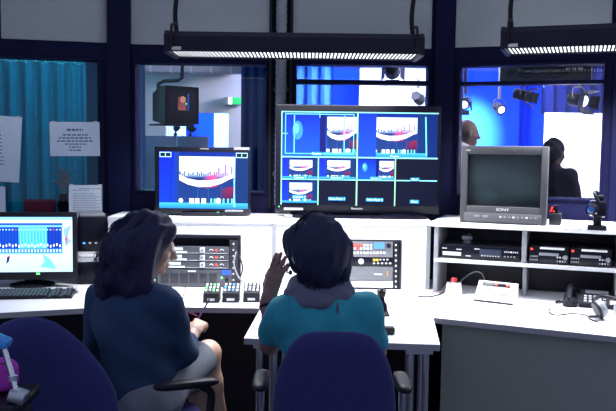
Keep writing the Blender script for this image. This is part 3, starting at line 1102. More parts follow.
def draw_set(P, x0, y0, x1, y1, wide=False):
    """studio picture: blue drapes, white skyline backdrop over a curved band, dark desk and floor"""
    X = lambda t: x0 + (x1 - x0) * t
    Y = lambda t: y0 + (y1 - y0) * t
    P.R(x0, y0, x1, y1, srgb(12, 40, 140), srgb(30, 90, 210))
    if wide:
        P.R(X(0), Y(0), X(.58), Y(1), srgb(6, 40, 180), srgb(20, 90, 235))
        P.E(X(.2), Y(.4), (x1 - x0) * .07, (y1 - y0) * .22, srgb(60, 150, 255)); P.E(X(.18), Y(.36), (x1 - x0) * .04, (y1 - y0) * .12, srgb(110, 220, 255))
        P.R(X(.5), Y(0), X(.58), Y(.92), srgb(5, 20, 110))
        sx0, sx1 = .6, 1.0
    else:
        P.R(X(0), Y(0), X(.17), Y(.9), srgb(15, 35, 250), srgb(15, 60, 230)); P.R(X(.115), Y(0), X(.13), Y(.88), srgb(15, 50, 130))
        P.R(X(.17), Y(0), X(.23), Y(.9), srgb(20, 60, 150))
        P.R(X(.86), Y(0), X(1), Y(.95), srgb(14, 50, 110))
        sx0, sx1 = .225, .855
    S = lambda t: X(sx0 + (sx1 - sx0) * t)
    P.R(S(0), Y(.08), S(1), Y(.92), srgb(235, 248, 255), srgb(250, 255, 255))
    P.R(S(0), Y(.43), S(1), Y(.90), srgb(20, 50, 120), srgb(25, 60, 130))
    rs = np.random.default_rng(4)
    for i in range(26):
        t = i / 26
        h = rs.uniform(.02, .10) + (.13 if .6 < t < .95 and i % 3 == 0 else 0)
        P.R(S(t), Y(.44 - h), S(t + .032), Y(.45), srgb(90, 120, 170) if t < .5 else srgb(150, 120, 190), layer=(i == 0))
    band = [(0, .40), (.15, .47), (.35, .505), (.55, .50), (.75, .46), (.9, .40), (1, .375), (1, .44), (.9, .475), (.75, .555), (.55, .61), (.35, .62), (.15, .575), (0, .50)]
    P.P([(S(a), Y(b)) for a, b in band], WH)
    P.P([(S(.5), Y(.55)), (S(.62), Y(.47)), (S(.70), Y(.50)), (S(.60), Y(.58))], [WH, srgb(255, 120, 170), WH, srgb(255, 150, 190)])
    P.P([(S(.72), Y(.64)), (S(1), Y(.60)), (S(1), Y(.85)), (S(.72), Y(.85))], [srgb(40, 50, 110), srgb(150, 25, 60), srgb(60, 20, 70), srgb(30, 40, 100)])
    P.P([(S(.42), Y(.44)), (S(.66), Y(.40)), (S(.70), Y(.60)), (S(.45), Y(.66))], [srgb(60, 70, 150), srgb(255, 90, 150), srgb(200, 40, 90), srgb(40, 60, 130)])
    P.P([(S(a), Y(b)) for a, b in band], WH)
    for t in (.33, .52, .75):
        P.L(S(t), Y(.55), S(t), Y(.90), (x1 - x0) * .006, srgb(40, 90, 160))
    P.R(X(0 if not wide else .55), Y(.90), X(1), Y(1), srgb(70, 190, 250), srgb(30, 130, 230))
    for i, t in enumerate((.18, .28, .40, .56, .62, .70, .78, .86, .93)):
        P.R(S(t), Y(.82), S(t + (.08 if i < 3 else .03)), Y(.91), WH if i < 3 else CY, layer=(i == 0))
    P.E(S(.03), Y(.86), (x1 - x0) * .025, (y1 - y0) * .04, WH); P.E(S(.70), Y(.86), (x1 - x0) * .03, (y1 - y0) * .05, WH)


# ---- small programme monitor on the ledge
MV = -.30
mo = Unit('monitor', 'small widescreen monitor showing the bright skyline set', 'monitor', FC, 154.5, 250.5, 217, MV, LZ + .0005)
mo.bx('bezel', M_BLACKG, 154.5, 147, 250.5, 214.5, .07, 0, .006)
mo.bx('back_shell', M_BLACK, 160, 150, 245, 212, .13, -.068, .02)
box('stand', M_BLACK, mo.root, (0, .06, .012), (.26, .17, .024), .006)
a, b, c, d = mo.rect(159.3, 152, 248, 208.5)
P = Picture(487, 310, b - a, d - c)
P.R(0, 0, 487, 310, srgb(14, 50, 140))
draw_set(P, 0, 0, 487, 310)
for xx in (2, 420):
    P.R(xx, 2, xx + 64, 30, srgb(10, 30, 60)); P.F(xx, 2, xx + 64, 30, 4, srgb(190, 240, 255))
    P.R(xx + 30, 2, xx + 34, 30, srgb(190, 240, 255))
P.L(415, 30, 410, 300, 6, srgb(150, 230, 255)); P.L(409, 150, 417, 300, 4, CY)
P.build('screen_picture', screen_mat('screen_light', 1.8), mo.root, ((a + b) / 2, -.0008, (c + d) / 2))
mo.bx('power_light', M_LEDG, 217, 212, 219, 213.6, .003, .002)
mo.bx('control_strip', M_GREY, 225, 209.8, 243, 211.6, .003, .002)
mo.bx('sticker', M_GREY, 234, 147.3, 249.5, 149.8, .003, .002)
mo.bx('maker_mark', M_GREY, 200, 148.4, 209, 149.2, .002, .0015)

# ---- big multiview monitor
bg = Unit('monitor', 'large black multiview monitor tiled with small camera pictures', 'monitor', FC, 275, 440, 219, MV, LZ + .0005)
bg.bx('bezel', M_BLACKG, 275.5, 105, 440.5, 213.5, .08, 0, .008)
bg.bx('back_shell', M_BLACK, 285, 110, 430, 208, .15, -.078, .03)
st = MB()
a, b, c, d = bg.rect(288, 213, 426, 219)
st.prism([(a, -.03, 0), (a + .06, -.06, 0), (b - .06, -.06, 0), (b, -.03, 0), (b - .05, .2, 0), (a + .05, .2, 0)], (0, 0, .018))
st.build('stand_foot', M_BLACKG, bg.root)
box('stand_neck', M_BLACKG, bg.root, (0, .05, .03), (.30, .05, .06), .006)
a, b, c, d = bg.rect(281, 112, 437.5, 205.5)
P = Picture(577, 335, b - a, d - c, .00003)
P.R(0, 0, 577, 335, srgb(6, 10, 32))
draw_set(P, 6, 6, 278, 160, wide=True)
draw_set(P, 286, 6, 536, 160); P.R(536, 6, 575, 160, srgb(10, 40, 110)); P.L(530, 15, 536, 155, 5, CY); P.R(286, 6, 350, 160, srgb(12, 50, 210), srgb(20, 80, 220))
P.F(14, 8, 268, 152, 3, CY); P.R(46, 14, 50, 150, CY); P.R(230, 14, 234, 150, CY); P.R(0, 78, 24, 81, CY); P.R(140, 2, 143, 22, CY)
tiles = [(0, 165, 138, 242, 'set'), (138, 165, 278, 242, 'set'), (280, 165, 420, 242, 'wide'), (0, 246, 138, 330, 'set')]
for x0, y0, x1, y1, kd in tiles:
    draw_set(P, x0 + 3, y0 + 3, x1 - 3, y1 - 2, wide=(kd == 'wide'))
G = srgb(150, 245, 255); GG = srgb(170, 255, 210)
for (x0, y0, x1, y1) in ((0, 0, 577, 4), (0, 160, 577, 165), (0, 241, 577, 245)):
    P.R(x0, y0, x1, y1, G)
for (x0, y0, x1, y1) in ((0, 0, 4, 335), (278, 0, 283, 335), (136, 163, 140, 335), (420, 163, 424, 335)):
    P.R(x0, y0, x1, y1, GG)
lab = [(112, 144, 152), (402, 150, 436), (42, 230, 100), (182, 230, 232), (330, 230, 372), (478, 232, 512), (42, 300, 95), (176, 305, 240), (316, 307, 380), (478, 312, 512)]
for x0, y0, x1 in lab:
    P.R(x0, y0, x1, y0 + 13, srgb(40, 160, 220))
P.build('screen_picture', screen_mat('screen_light', 1.8), bg.root, ((a + b) / 2, -.0008, (c + d) / 2))
names = ['Preview', 'Program', 'Camera 1', 'Camera 2', 'Camera 3', 'Black', 'Camera 4', 'Media Player 1', 'Media Player 2', 'Black']
M_TXT = emit('label_text_white', (.9, 1, 1), 1.3)
for (x0, y0, x1), nm in zip(lab, names):
    wpx = (x1 - x0) / 577 * (b - a)
    size = 11 / 335 * (d - c)
    t = text_part('tile_caption', nm, M_TXT, bg.root, (a + ((x0 + x1) / 2 / 577) * (b - a), -.0085, d - ((y0 + 6.5) / 335) * (d - c)), size)
    bw = max(v.co.x for v in t.data.vertices) - min(v.co.x for v in t.data.vertices)
    t.scale = (min(1, wpx * .9 / bw), 1, 1)
text_part('maker_name', 'Panasonic', M_LGREY, bg.root, tuple(bg.p(357, 208.6, .0012)), .018)
bg.bx('power_light', M_LEDG, 278.5, 206, 279.6, 207, .003, .002)
bg.bx('sticker', M_LGREY, 284, 207.8, 303, 210, .002, .0015)
o = box('card_reader', M_GREY, None, FC.w(FC.uz(288, 216, MV - .12)[0], MV - .085, LZ + .012), (.05, .03, .022), .003)
tag(o, 'tiny grey card reader on the ledge under the multiview monitor', 'card reader')

# ---- audio computer monitor on the left desk
AV = -.42
am_ = Unit('monitor', 'wide desktop monitor showing a blue audio mixer window', 'monitor', FL, -20, 77, 284, AV, DZ + .0005, rot=math.radians(-6))
am_.bx('bezel', M_BLACK, -20, 212.5, 77, 280, .045, 0, .006)
am_.bx('back_shell', M_BLACK, -8, 220, 66, 274, .09, -.043, .03)
box('stand_neck', M_BLACK, am_.root, (0, .1, .09), (.09, .04, .18), .008)
MB().lathe([(.13, 0), (.13, .008), (.10, .016), (.03, .02)], (0, .09, 0), 28).build('stand_foot', M_BLACK, am_.root, smooth=True)
a, b, c, d = am_.rect(-16, 217, 73, 272)
P = Picture(89, 55, b - a, d - c)
P.R(0, 0, 89, 55, srgb(225, 240, 255), srgb(180, 220, 250))
P.R(0, 0, 89, 3, srgb(140, 200, 250))
P.R(0, 6, 79, 8.2, srgb(40, 90, 180)); P.R(0, 8.2, 79, 37, srgb(120, 200, 245))
P.R(0, 10, 34, 36, srgb(20, 70, 190)); P.R(34, 10, 63, 36, srgb(70, 185, 240)); P.R(63, 10, 78, 36, srgb(20, 60, 180))
for i in range(24):
    x = 1 + i * 3.22
    P.R(x + 2.6, 10, x + 3.0, 36, srgb(10, 40, 120) if i < 10 or i > 18 else srgb(150, 235, 250), layer=(i == 0))
for i in range(24):
    x = 1 + i * 3.22
    P.R(x + .5, 28 - (i * 7 % 5) * .4, x + 1.9, 30.5 - (i * 7 % 5) * .4, WH, layer=(i == 0))
    P.R(x + .4, 12, x + 2.0, 13.2, srgb(220, 70, 110) if i in (9, 21) else srgb(170, 225, 250), layer=False)
P.R(0, 31.5, 78, 36, srgb(40, 110, 215))
for i in range(24):
    x = 1 + i * 3.22
    P.R(x + .4, 32.2, x + 2.2, 35.2, srgb(190, 235, 255), layer=(i == 0))
P.P([(22, 40), (25, 38), (24, 44), (21, 47)], srgb(30, 40, 90)); P.P([(23, 39), (25, 38), (25, 41)], srgb(210, 50, 70))
P.P([(58, 37), (66, 42), (72, 52), (56, 50), (60, 44)], srgb(110, 220, 230))
P.P([(80, 12), (88, 8), (84, 20), (88, 24), (82, 30)], srgb(130, 180, 235)); P.P([(81, 22), (84, 18), (83, 28)], srgb(190, 90, 130))
P.build('screen_picture', screen_mat('screen_light', 1.8), am_.root, ((a + b) / 2, -.0008, (c + d) / 2))
am_.bx('power_light', M_LEDG, 36.5, 272.6, 40, 274.4, .003, .002)

# ---- keyboard and mouse
ka, kb_, kc = on_z(-14, 300, DZ), on_z(68, 298.5, DZ), on_z(75, 286.5, DZ)
kbd = thing('keyboard', 'black computer keyboard below the audio monitor', 'keyboard', ((ka.x + kb_.x) / 2 + .02, (ka.y + kb_.y) / 2, DZ + .0005), math.atan2(kb_.y - ka.y, kb_.x - ka.x))
kw, kd = (kb_ - ka).length, .165
kk = MB(); kk.prism([(-kw / 2, 0, 0), (-kw / 2, kd, 0), (-kw / 2, kd, .026), (-kw / 2, .004, .012)], (kw, 0, 0)); kk.build('case', M_BLACK, kbd)
ks = MB()
sl = math.atan2(.014, kd)
for j in range(6):
    for i in range(20):
        if i in (14, 17) : continue
        y = .018 + j * .026
        ks.box((-kw / 2 + .02 + i * (kw - .04) / 19, y, .012 + math.tan(sl) * y + .005), ((kw - .04) / 19 * .8, .019, .008), 0, Matrix.Rotation(sl, 3, 'X'))
tag(ks.build('keys', mat('worn_key_caps', (.010, .011, .016), .4), kbd), kind='stuff')
ms = thing('mouse', 'small pale mouse beside the keyboard', 'mouse', on_z(80, 292, DZ) + Vector((0, 0, .0005)), .1)
sh = MB(); sh.lathe([(.030, 0), (.033, .008), (.030, .02), (.018, .031), (.004, .034)], n=18)
o = sh.build('shell', M_OFFW, ms, smooth=True, angle=80); o.scale = (1, 1.6, 1)
box('scroll_wheel', M_GREY, ms, (0, .024, .026), (.006, .016, .010), .002)

# ---- stack beside the hutch: dark case, silver unit, black computer
SVv = -.36
def sx(x, y): return FL.uz(x, y, SVv)
u0, u1 = sx(77.5, 240)[0], sx(107.5, 240)[0]
zA, zB, zC = sx(92, 262.5)[1], sx(92, 251)[1], sx(92, 217)[1]
r = thing_f('rack_case', 'black supporting case under the silver unit beside the hutch', 'case', FL, (u0 + u1) / 2, SVv, DZ + .0005)
box('case_body', M_BLACK, r, (0, .14, (zA - DZ) / 2), (u1 - u0 + .01, .28, zA - DZ - .001), .006)
box('case_door', M_BLACKG, r, (0, -.003, (zA - DZ) / 2), (u1 - u0 - .02, .008, zA - DZ - .03), .003)
r = thing_f('disc_recorder', 'silver fronted unit between black computer and black case', 'recorder', FL, (u0 + u1) / 2, SVv, zA + .0005)
box('body', M_DARK, r, (0, .14, (zB - zA) / 2), (u1 - u0, .26, zB - zA - .001), .004)
box('fascia', M_LGREY, r, (-.01, .004, (zB - zA) / 2), (u1 - u0 - .02, .012, zB - zA - .006), .003)
box('tray', M_OFFW, r, (-.03, -.004, (zB - zA) * .62), (.10, .006, .014), .002)
box('button', M_BLACK, r, (.055, -.004, (zB - zA) * .5), (.02, .006, .012), .002)
r = thing_f('computer', 'black desktop computer stacked on the silver unit beside the hutch', 'computer', FL, (u0 + u1) / 2, SVv, zB + .0005)
hc = zC - zB - .001
box('case_body', M_BLACK, r, (0, .14, hc / 2), (u1 - u0, .28, hc), .005)
box('front_fascia', M_BLACKG, r, (0, -.002, hc / 2), (u1 - u0 - .008, .008, hc - .012), .003)
for i in range(3):
    box('front_port', M_LEDB if i == 0 else M_LGREY, r, (-.05 + i * .035, -.008, .05), (.014, .005, .010), .001)
o = box('document_tray', M_GREY, None, FL.w((u0 + u1) / 2 - .01, SVv + .12, zC + .009), (.15, .22, .016), .003, (0, 0, FL.a + .1))
tag(o, 'flat grey tray lying on top of the black computer', 'tray')

# ---- papers taped to the left window
def paper(label, x0, y0, x1, y1, v, skew, lines):
    u = Unit('paper_notice', label, 'notice', FL, x0, x1, y1, v, group='notices taped to the left window')
    a, b, c, d = u.rect(x0, y0, x1, y1)
    u.root.rotation_euler[1] = skew
    w, h = b - a, d - c
    box('sheet', M_PAPER, u.root, ((a + b) / 2, 0, (c + d) / 2), (w, .0012, h))
    P = Picture(100, 100, w, h, .00003)
    ink = srgb(95, 105, 150)
    rs = np.random.default_rng(int(x0) + 50)
    first = True
    for (yy, xa, xb, t) in lines:
        x = xa
        while x < xb:
            l = rs.uniform(3, 9)
            P.R(x, yy, min(x + l, xb), yy + t, ink, layer=first); first = False
            x += l + 2
    tag(P.build('printed_text', print_mat('ink_print'), u.root, ((a + b) / 2, -.0008, (c + d) / 2)), kind='stuff')
    for sx_ in (-1, 1):
        box('tape', M_OFFW, u.root, ((a + b) / 2 + sx_ * w * .42, -.001, d - .002), (.022, .001, .014))
    return u


paper('landscape notice with centred lines taped to the left window', 50, 122, 100, 156, -.004, -.012,
      [(20, 34, 66, 6), (36, 26, 76, 4), (45, 18, 82, 4), (54, 14, 86, 4), (63, 30, 74, 4), (72, 38, 62, 4), (81, 38, 62, 4)])
paper('small upright notice with dense text above the black computer', 69, 185, 103, 226, -.004, 0.0,
      [(8, 30, 95, 1.4), (12, 12, 60, 1.4)] + [(20 + i * 4.2, 12, 70 + (i * 37 % 25), 1.3) for i in range(14)])
paper('blank looking upright notice hung aslant at the left picture edge', -36, 115, 18.6, 181, -.004, .06,
      [(12 + i * 5.5, 14, 60 + (i * 29 % 28), 1.6) for i in range(12)])
paper('second notice below the slanted one, mostly hidden by the monitor', -30, 187, 5.5, 226, -.004, 0.0,
      [(14 + i * 6, 14, 80, 1.6) for i in range(9)])


# ------------------------------------------------------------ right shelf unit and its decks
RV = -.52
rz_top = FR.uz(527, 225.5, RV)[1]
rz_mid = FR.uz(527, 263.5, RV)[1]
ru0, ru1 = FR.uz(434, 245, RV)[0], FR.uz(619, 250, RV)[0]
rum = FR.uz(524, 250, RV)[0]
RU1 = rum + (rum - ru0)
rs_ = thing_f('deck_shelf', 'white topped open shelf unit holding decks on the right desk', 'shelf unit', FR, (ru0 + RU1) / 2, RV, DZ + .0005)
rc = (ru0 + RU1) / 2
rw = RU1 - ru0
box('top_board', M_WHITE, rs_, (0, .24, rz_top - DZ - .015), (rw + .04, .50, .030), .003)
box('middle_board', M_WHITE, rs_, (0, .17, rz_mid - DZ - .012), (rw - .004, .34, .022), .002)
box('middle_edge', M_LGREY, rs_, (0, -.002, rz_mid - DZ - .012), (rw - .004, .003, .02))
for i, u in enumerate((ru0 + .012, rum, RU1 - .012)):
    box('upright', M_GREY, rs_, (u - rc, .17 + (.06 if i == 1 else 0), (rz_top - DZ - .03) / 2), (.024, .34 - (.12 if i == 1 else 0), rz_top - DZ - .032), .002)
for u in (rum,):
    box('upright', M_GREY, rs_, (u - rc, .055, (rz_top + rz_mid) / 2 - DZ - .013), (.026, .11, rz_top - rz_mid - .034), .002)
box('back_panel', M_BLACK, rs_, (0, .345, (rz_top - DZ - .03) / 2), (rw, .01, rz_top - DZ - .032))


def deck(name, label, cat, x0, x1, ytop, group=None):
    u = Unit(name, label, cat, FR, x0, x1, 262, RV + .02, rz_mid + .0005, group)
    a, b, c, d = u.rect(x0, ytop, x1, 262)
    box('case', M_BLACK, u.root, (0, .14, d / 2 + .003), (b - a, .27, d - .006), .003)
    for sx in (-1, 1):
        box('foot', M_BLACK, u.root, (sx * (b - a) * .4, .05, .002), (.03, .03, .004))
    return u, b - a, d


u, w, h = deck('disc_player', 'wide black disc player with silver tray strip on the middle shelf', 'player', 441, 520, 246)
box('fascia', M_BLACKG, u.root, (0, .002, h / 2), (w - .004, .008, h - .008), .002)
box('disc_tray', M_LGREY, u.root, (-w * .36, -.005, h * .36), (w * .24, .008, h * .26), .002)
box('display', emit('dark_lcd', (.02, .03, .08), .6), u.root, (w * .13, -.004, h * .55), (w * .27, .004, h * .5), .001)
for i in range(7):
    box('button', M_LGREY, u.root, (w * .03 + i * w * .034, -.007, h * .33), (.008, .004, .006))
    box('button', M_LGREY if i != 3 else M_LEDW, u.root, (w * .31 + i * w * .026, -.005, h * .68), (.007, .006, .008))
    if i < 4: box('button', M_GREY, u.root, (w * .31 + i * w * .04, -.005, h * .36), (.010, .006, .007))
for i, (x, zz) in enumerate(((-.46, .72), (-.27, .68), (-.04, .78), (-.15, .25))):
    box('printed_mark', M_LGREY, u.root, (w * x, -.0035, h * zz), (.03, .002, .006))
c = u.F.w(u.u + FR.uz(464, 246, RV)[0] - u.u, RV + .12, u.z + h + .0005)
r = thing('clamp_adapter', 'small dark clamp adapter resting on the disc player', 'adapter', c, FR.a)
MB().prism([(-.022, -.02, 0), (.022, -.02, 0), (.016, -.02, .02), (-.016, -.02, .02)], (0, .04, 0)).build('base', M_GREY, r)
box('jaw', M_GREY, r, (0, 0, .032), (.06, .03, .022), .004)
box('lever', M_DARK, r, (.014, -.004, .050), (.02, .02, .014), .003)

for k, (x0, x1) in enumerate(((529, 568.5), (570, 611.5))):
    u, w, h = deck('tape_deck', ['black tape deck next to the middle upright with white top strip',
                                 'black tape deck at the right end of the middle shelf'][k], 'deck', x0, x1, 246.5 + k * 2.2, 'twin decks on the middle shelf')
    box('fascia', M_BLACKG, u.root, (0, .002, h / 2), (w - .004, .008, h - .008), .002)
    box('tape_slot', M_OFFW, u.root, (w * .08, -.004, h * .9), (w * .62, .006, h * .12), .001)
    box('slot_door', M_GREY, u.root, (-.0, -.004, h * .56), (w * .5, .006, h * .16), .002)
    box('record_light', M_LEDR, u.root, (-w * .44, -.004, h * .82), (.012, .006, .010))
    for i in range(4):
        for j in range(2):
            box('button', M_GREY, u.root, (-w * .46 + i * w * .055, -.005, h * (.22 + .2 * j)), (.008, .006, .009), .001)
            box('button', M_LGREY if (i + j) % 3 else M_GREY, u.root, (w * .22 + i * w * .065, -.005, h * (.2 + .22 * j)), (.008, .006, .009), .001)
    MB().lathe([(.014, 0), (.012, .012), (.004, .013)], n=14, R=Matrix.Rotation(math.pi / 2, 3, 'X')).build('jog_dial', M_GREY, u.root, (w * .42, -.002, h * .42), smooth=True)

# ---- tube monitor
CVv = RV + .005
ct = Unit('tube_monitor', 'grey tube picture monitor with blank screen on the right shelf', 'monitor', FR, 459.5, 546, 224.5, CVv, rz_top + .0005)
M_CRT = mat('warm_grey_casing', (.058, .058, .064), .5)
a, b, c, d = ct.rect(459.5, 146, 546, 224)
w, h = b - a, d
for nm, cc, ss in (('casing_side', (-w / 2 + .018, .06, h / 2), (.036, .12, h)), ('casing_side', (w / 2 - .018, .06, h / 2), (.036, .12, h)),
                   ('casing_top', (0, .06, h - .024), (w - .072, .12, .048)), ('casing_chin', (0, .06, .05), (w - .072, .12, .10))):
    box(nm, M_CRT, ct.root, cc, ss, .005)
shl = MB()
f0 = [(-w / 2 + .004, .118, .004), (w / 2 - .004, .118, .004), (w / 2 - .004, .118, h - .004), (-w / 2 + .004, .118, h - .004)]
f1 = [(-w * .36, .43, .02), (w * .36, .43, .02), (w * .36, .43, h * .8), (-w * .36, .43, h * .8)]
for i in range(4):
    j = (i + 1) % 4
    shl.poly([f0[i], f0[j], f1[j], f1[i]])
shl.poly(f1); shl.poly(f0[::-1])
shl.build('rear_shell', M_CRT, ct.root)
gs = MB()
sw, sh_ = w - .068, h - .148
N = 10
gv = []
for j in range(N + 1):
    for i in range(N + 1):
        x, z = (i / N - .5), (j / N - .5)
        gv.append((x * sw, .022 + .05 * (x * x + z * z), .10 + sh_ / 2 + z * sh_))
for j in range(N):
    for i in range(N):
        gs.poly([gv[j * (N + 1) + i], gv[j * (N + 1) + i + 1], gv[(j + 1) * (N + 1) + i + 1], gv[(j + 1) * (N + 1) + i]])
gs.build('tube_face', mat('tube_glass', (.022, .034, .036), .16, vary=.03, coat=.3), ct.root, smooth=True)
box('tube_surround', M_BLACK, ct.root, (0, .075, .10 + sh_ / 2), (sw, .02, sh_))
text_part('maker_name', 'SONY', M_OFFW, ct.root, (0, -.0012, .083), .022, sx=1.25)
box('control_flap', mat('chin_flap', (.11, .11, .115), .45), ct.root, (0, -.002, .037), (w * .9, .006, .05), .002)
for i in range(9):
    box('button', M_GREY if i % 3 else M_LGREY, ct.root, (-w * .02 + i * w * .05, -.006, .042), (w * .028, .005, .010), .001)
for i in range(2):
    box('button', M_GREY, ct.root, (-w * .30 + i * w * .1, -.006, .042), (w * .07, .005, .014), .001)
box('power_mark', M_LGREY, ct.root, (-w * .42, -.0012, h - .026), (.022, .002, .006))

# ---- things on top of the right shelf
rbx = Unit('remote_unit', 'black controller with red lights beside the tube monitor', 'controller', FR, 548, 560, 225, RV + .08, rz_top + .0005)
rbx.bx('case', M_BLACK, 549, 214, 561, 226, .16, 0, .006, z0=0)
rbx.bx('panel', M_BLACKG, 549, 206, 558, 214, .05, -.06, .004)
for i, (x, y) in enumerate(((549.5, 211), (551, 207.5), (552.5, 211.5), (550.5, 209))):
    rbx.bx('warning_light', M_LEDR, x, y, x + 1.6, y + 1.1, .008, -.055)
dd = on_z(573, 229.5, rz_top)
o = MB().lathe([(.052, 0), (.054, .003), (.05, .006), (.012, .006), (.012, .003)], n=28).build('cable_grommet', M_GREY, None, (dd.x, dd.y + .02, rz_top + .0006), smooth=True)
tag(o, 'flat grey round grommet disc on the shelf top', 'grommet')
hc_ = on_z(601, 231, rz_top)
hcam = thing('handheld_camera', 'small black camera with blue lens glint at the right end of the shelf', 'camera', (hc_.x, hc_.y + .06, rz_top + .0005), FR.a)
box('mount_base', M_BLACK, hcam, (0, 0, .012), (.10, .10, .024), .006)
cyl('mount_post', M_BLACK, hcam, (0, 0, .024), (0, 0, .075), .022)
box('camera_body', M_BLACKG, hcam, (0, .02, .115), (.085, .14, .085), .012)
MB().lathe([(.03, 0), (.034, .03), (.028, .055), (.02, .05)], n=18, R=Matrix.Rotation(math.pi / 2, 3, 'X') @ Matrix.Rotation(-.3, 3, 'Y')).build('lens', M_BLACKG, hcam, (-.02, -.045, .115), smooth=True)
MB().lathe([(.02, 0), (.012, .004)], n=14, R=Matrix.Rotation(math.pi / 2, 3, 'X') @ Matrix.Rotation(-.3, 3, 'Y')).build('lens_glass', mat('blue_coated_glass', (.02, .10, .35), .05, coat=1), hcam, (-.036, -.093, .115), smooth=True)
box('viewfinder', M_BLACK, hcam, (.01, .05, .172), (.04, .09, .03), .006)
tube('carry_handle', M_BLACK, hcam, curve_pts([(.0, -.04, .158), (-.02, -.03, .20), (-.01, .03, .205), (.0, .07, .188)], 14), .009)

# ---- things on the right desk
o_ = on_z(453.5, 294.5, DZ)
bb = thing('call_button', 'white box with a red push button on the right desk', 'button', (o_.x, o_.y, DZ + .0005), FR.a * .6)
ca = MB()
lo = [(-.05, 0, 0), (.05, 0, 0), (.05, .10, 0), (-.05, .10, 0)]; hi = [(-.042, .008, .06), (.042, .008, .06), (.042, .09, .06), (-.042, .09, .06)]
for i in range(4):
    j = (i + 1) % 4
    ca.poly([lo[i], lo[j], hi[j], hi[i]])
ca.poly(hi); ca.poly(lo[::-1])
ca.build('case', M_OFFW, bb)
MB().lathe([(.026, 0), (.026, .008), (.019, .010)], (0, .05, .06), 18).build('button_collar', M_STEEL, bb, smooth=True)
MB().lathe([(.019, 0), (.020, .016), (.016, .022), (.006, .024)], (0, .05, .069), 18).build('red_button', mat('red_plastic', (.55, .02, .03), .35), bb, smooth=True)

a, b = on_z(474, 301, DZ), on_z(513, 305.5, DZ)
cp = thing('intercom_panel', 'white sloping panel with red lit strip on the right desk', 'control panel', ((a.x + b.x) / 2, (a.y + b.y) / 2, DZ + .0005), math.atan2(b.y - a.y, b.x - a.x))
w = (b - a).length
bd = MB(); bd.prism([(-w / 2, 0, 0), (-w / 2, .10, 0), (-w / 2, .10, .105), (-w / 2, .085, .108), (-w / 2, .0, .012)], (w, 0, 0)); bd.build('case', M_OFFW, cp)
th = math.atan2(.096, .085)
Rp = (th, 0, 0)
def onp(x, t): return (x * w, t * .085 - .0028, .012 + t * .096 + .0028)
box('front_lip', M_DARK, cp, (0, -.004, .006), (w * 1.0, .008, .010), .002)
box('lit_strip', M_BLACKG, cp, onp(-.02, .82), (w * .72, .02, .004), .001, Rp)
for x in (-.02, .26, .30):
    box('red_light', M_LEDR, cp, (onp(x, .82)[0], onp(x, .82)[1] - .002, onp(x, .82)[2] + .002), (w * .05, .012, .004), 0, Rp)
for x, t, l in ((-.24, .55, .24), (-.24, .34, .24), (.24, .34, .18)):
    box('text_line', mat('grey_print', (.25, .20, .26), .7), cp, onp(x, t), (w * l, .006, .002), 0, Rp)
for x in (.12, .20, .28):
    box('key', M_LGREY, cp, onp(x, .55), (w * .05, .018, .006), .001, Rp)

# telephone
p0 = on_z(585, 308, DZ)
ph = thing('telephone', 'black desk telephone with handset on the right desk', 'telephone', (p0.x, p0.y, DZ + .0005), FR.a)
bd = MB(); bd.prism([(-.03, 0, 0), (-.03, .17, 0), (-.03, .17, .075), (-.03, .01, .022)], (.21, 0, 0)); bd.build('base', M_BLACK, ph)
th = math.atan2(.053, .16)
box('number_label', M_OFFW, ph, (.145, .03, .034), (.035, .035, .003), 0, (th, 0, 0))
box('display', M_GREY, ph, (.06, .13, .068), (.12, .035, .006), .001, (th, 0, 0))
for j in range(3):
    for i in range(5):
        box('key', M_LGREY if i < 4 else M_GREY, ph, (.0 + i * .025, .03 + j * .027, .033 + j * .009), (.015, .013, .008), .001, (th, 0, 0))
hs_ = MB(); hs_.tube(curve_pts([(-.085, .0, .038), (-.085, .02, .05), (-.082, .09, .075), (-.08, .15, .085), (-.08, .18, .075)], 16), .018, 12)
hs_.lathe([(.028, 0), (.030, .03), (.022, .042)], (-.085, .005, .006), 16)
hs_.lathe([(.026, 0), (.028, .035), (.02, .045)], (-.08, .17, .035), 16)
hs_.build('handset', M_BLACK, ph, smooth=True)
box('cradle', M_BLACK, ph, (-.078, .09, .018), (.075, .19, .036), .008)
cd = []
for i in range(120):
    t = i / 119
    bxp = curve_pts([(-.085, .0, .018), (-.15, .02, .008), (-.14, .06, .008), (-.10, .02, .01), (-.03, -.01, .009)], 40)
    k = min(int(t * (len(bxp) - 1)), len(bxp) - 2)
    q = bxp[k].lerp(bxp[k + 1], t * (len(bxp) - 1) - k)
    cd.append(q + Vector((0, math.cos(i * .9) * .005, .006 + math.sin(i * .9) * .005)))
tube('coiled_cord', M_BLACK, ph, cd, .0028, 5)
pts = [on_z(x, y, DZ) + Vector((0, 0, .005)) for x, y in ((550, 309), (549, 313), (556, 316), (572, 314.5), (586, 316), (590, 320), (598, 323))]
tag(tube('thin_cord', M_BLACK, None, curve_pts(pts, 40), .0035, 6), 'thin black cord curling over the right desk towards the headphones', 'cord')
# headphones lying at the right edge
hp0 = on_z(611, 319, DZ)
hp = thing('headphones', 'grey and black headphones lying at the right end of the desk', 'headphones', (hp0.x, hp0.y, DZ + .008), FR.a + .4)
for k, (x, y) in enumerate(((-.055, 0), (.075, .05))):
    q = Matrix.Rotation(math.radians(65 if k == 0 else -60), 3, 'Y')
    MB().lathe([(.034, -.018), (.046, -.012), (.046, .006), (.036, .02), (.014, .024)], (x, y, .046), 18, q).build('ear_cup', M_GREY, hp, smooth=True)
    MB().lathe([(.044, -.028), (.05, -.02), (.046, -.012), (.024, -.012), (.022, -.024)], (x, y, .046), 18, q).build('ear_pad', M_BLACK, hp, smooth=True)
tube('headband', M_BLACK, hp, curve_pts([(-.06, 0, .05), (-.05, .09, .075), (.02, .15, .08), (.08, .12, .07), (.08, .055, .05)], 20), .010)
box('plug', M_DARK, hp, (-.10, -.02, .010), (.05, .014, .014), .004)
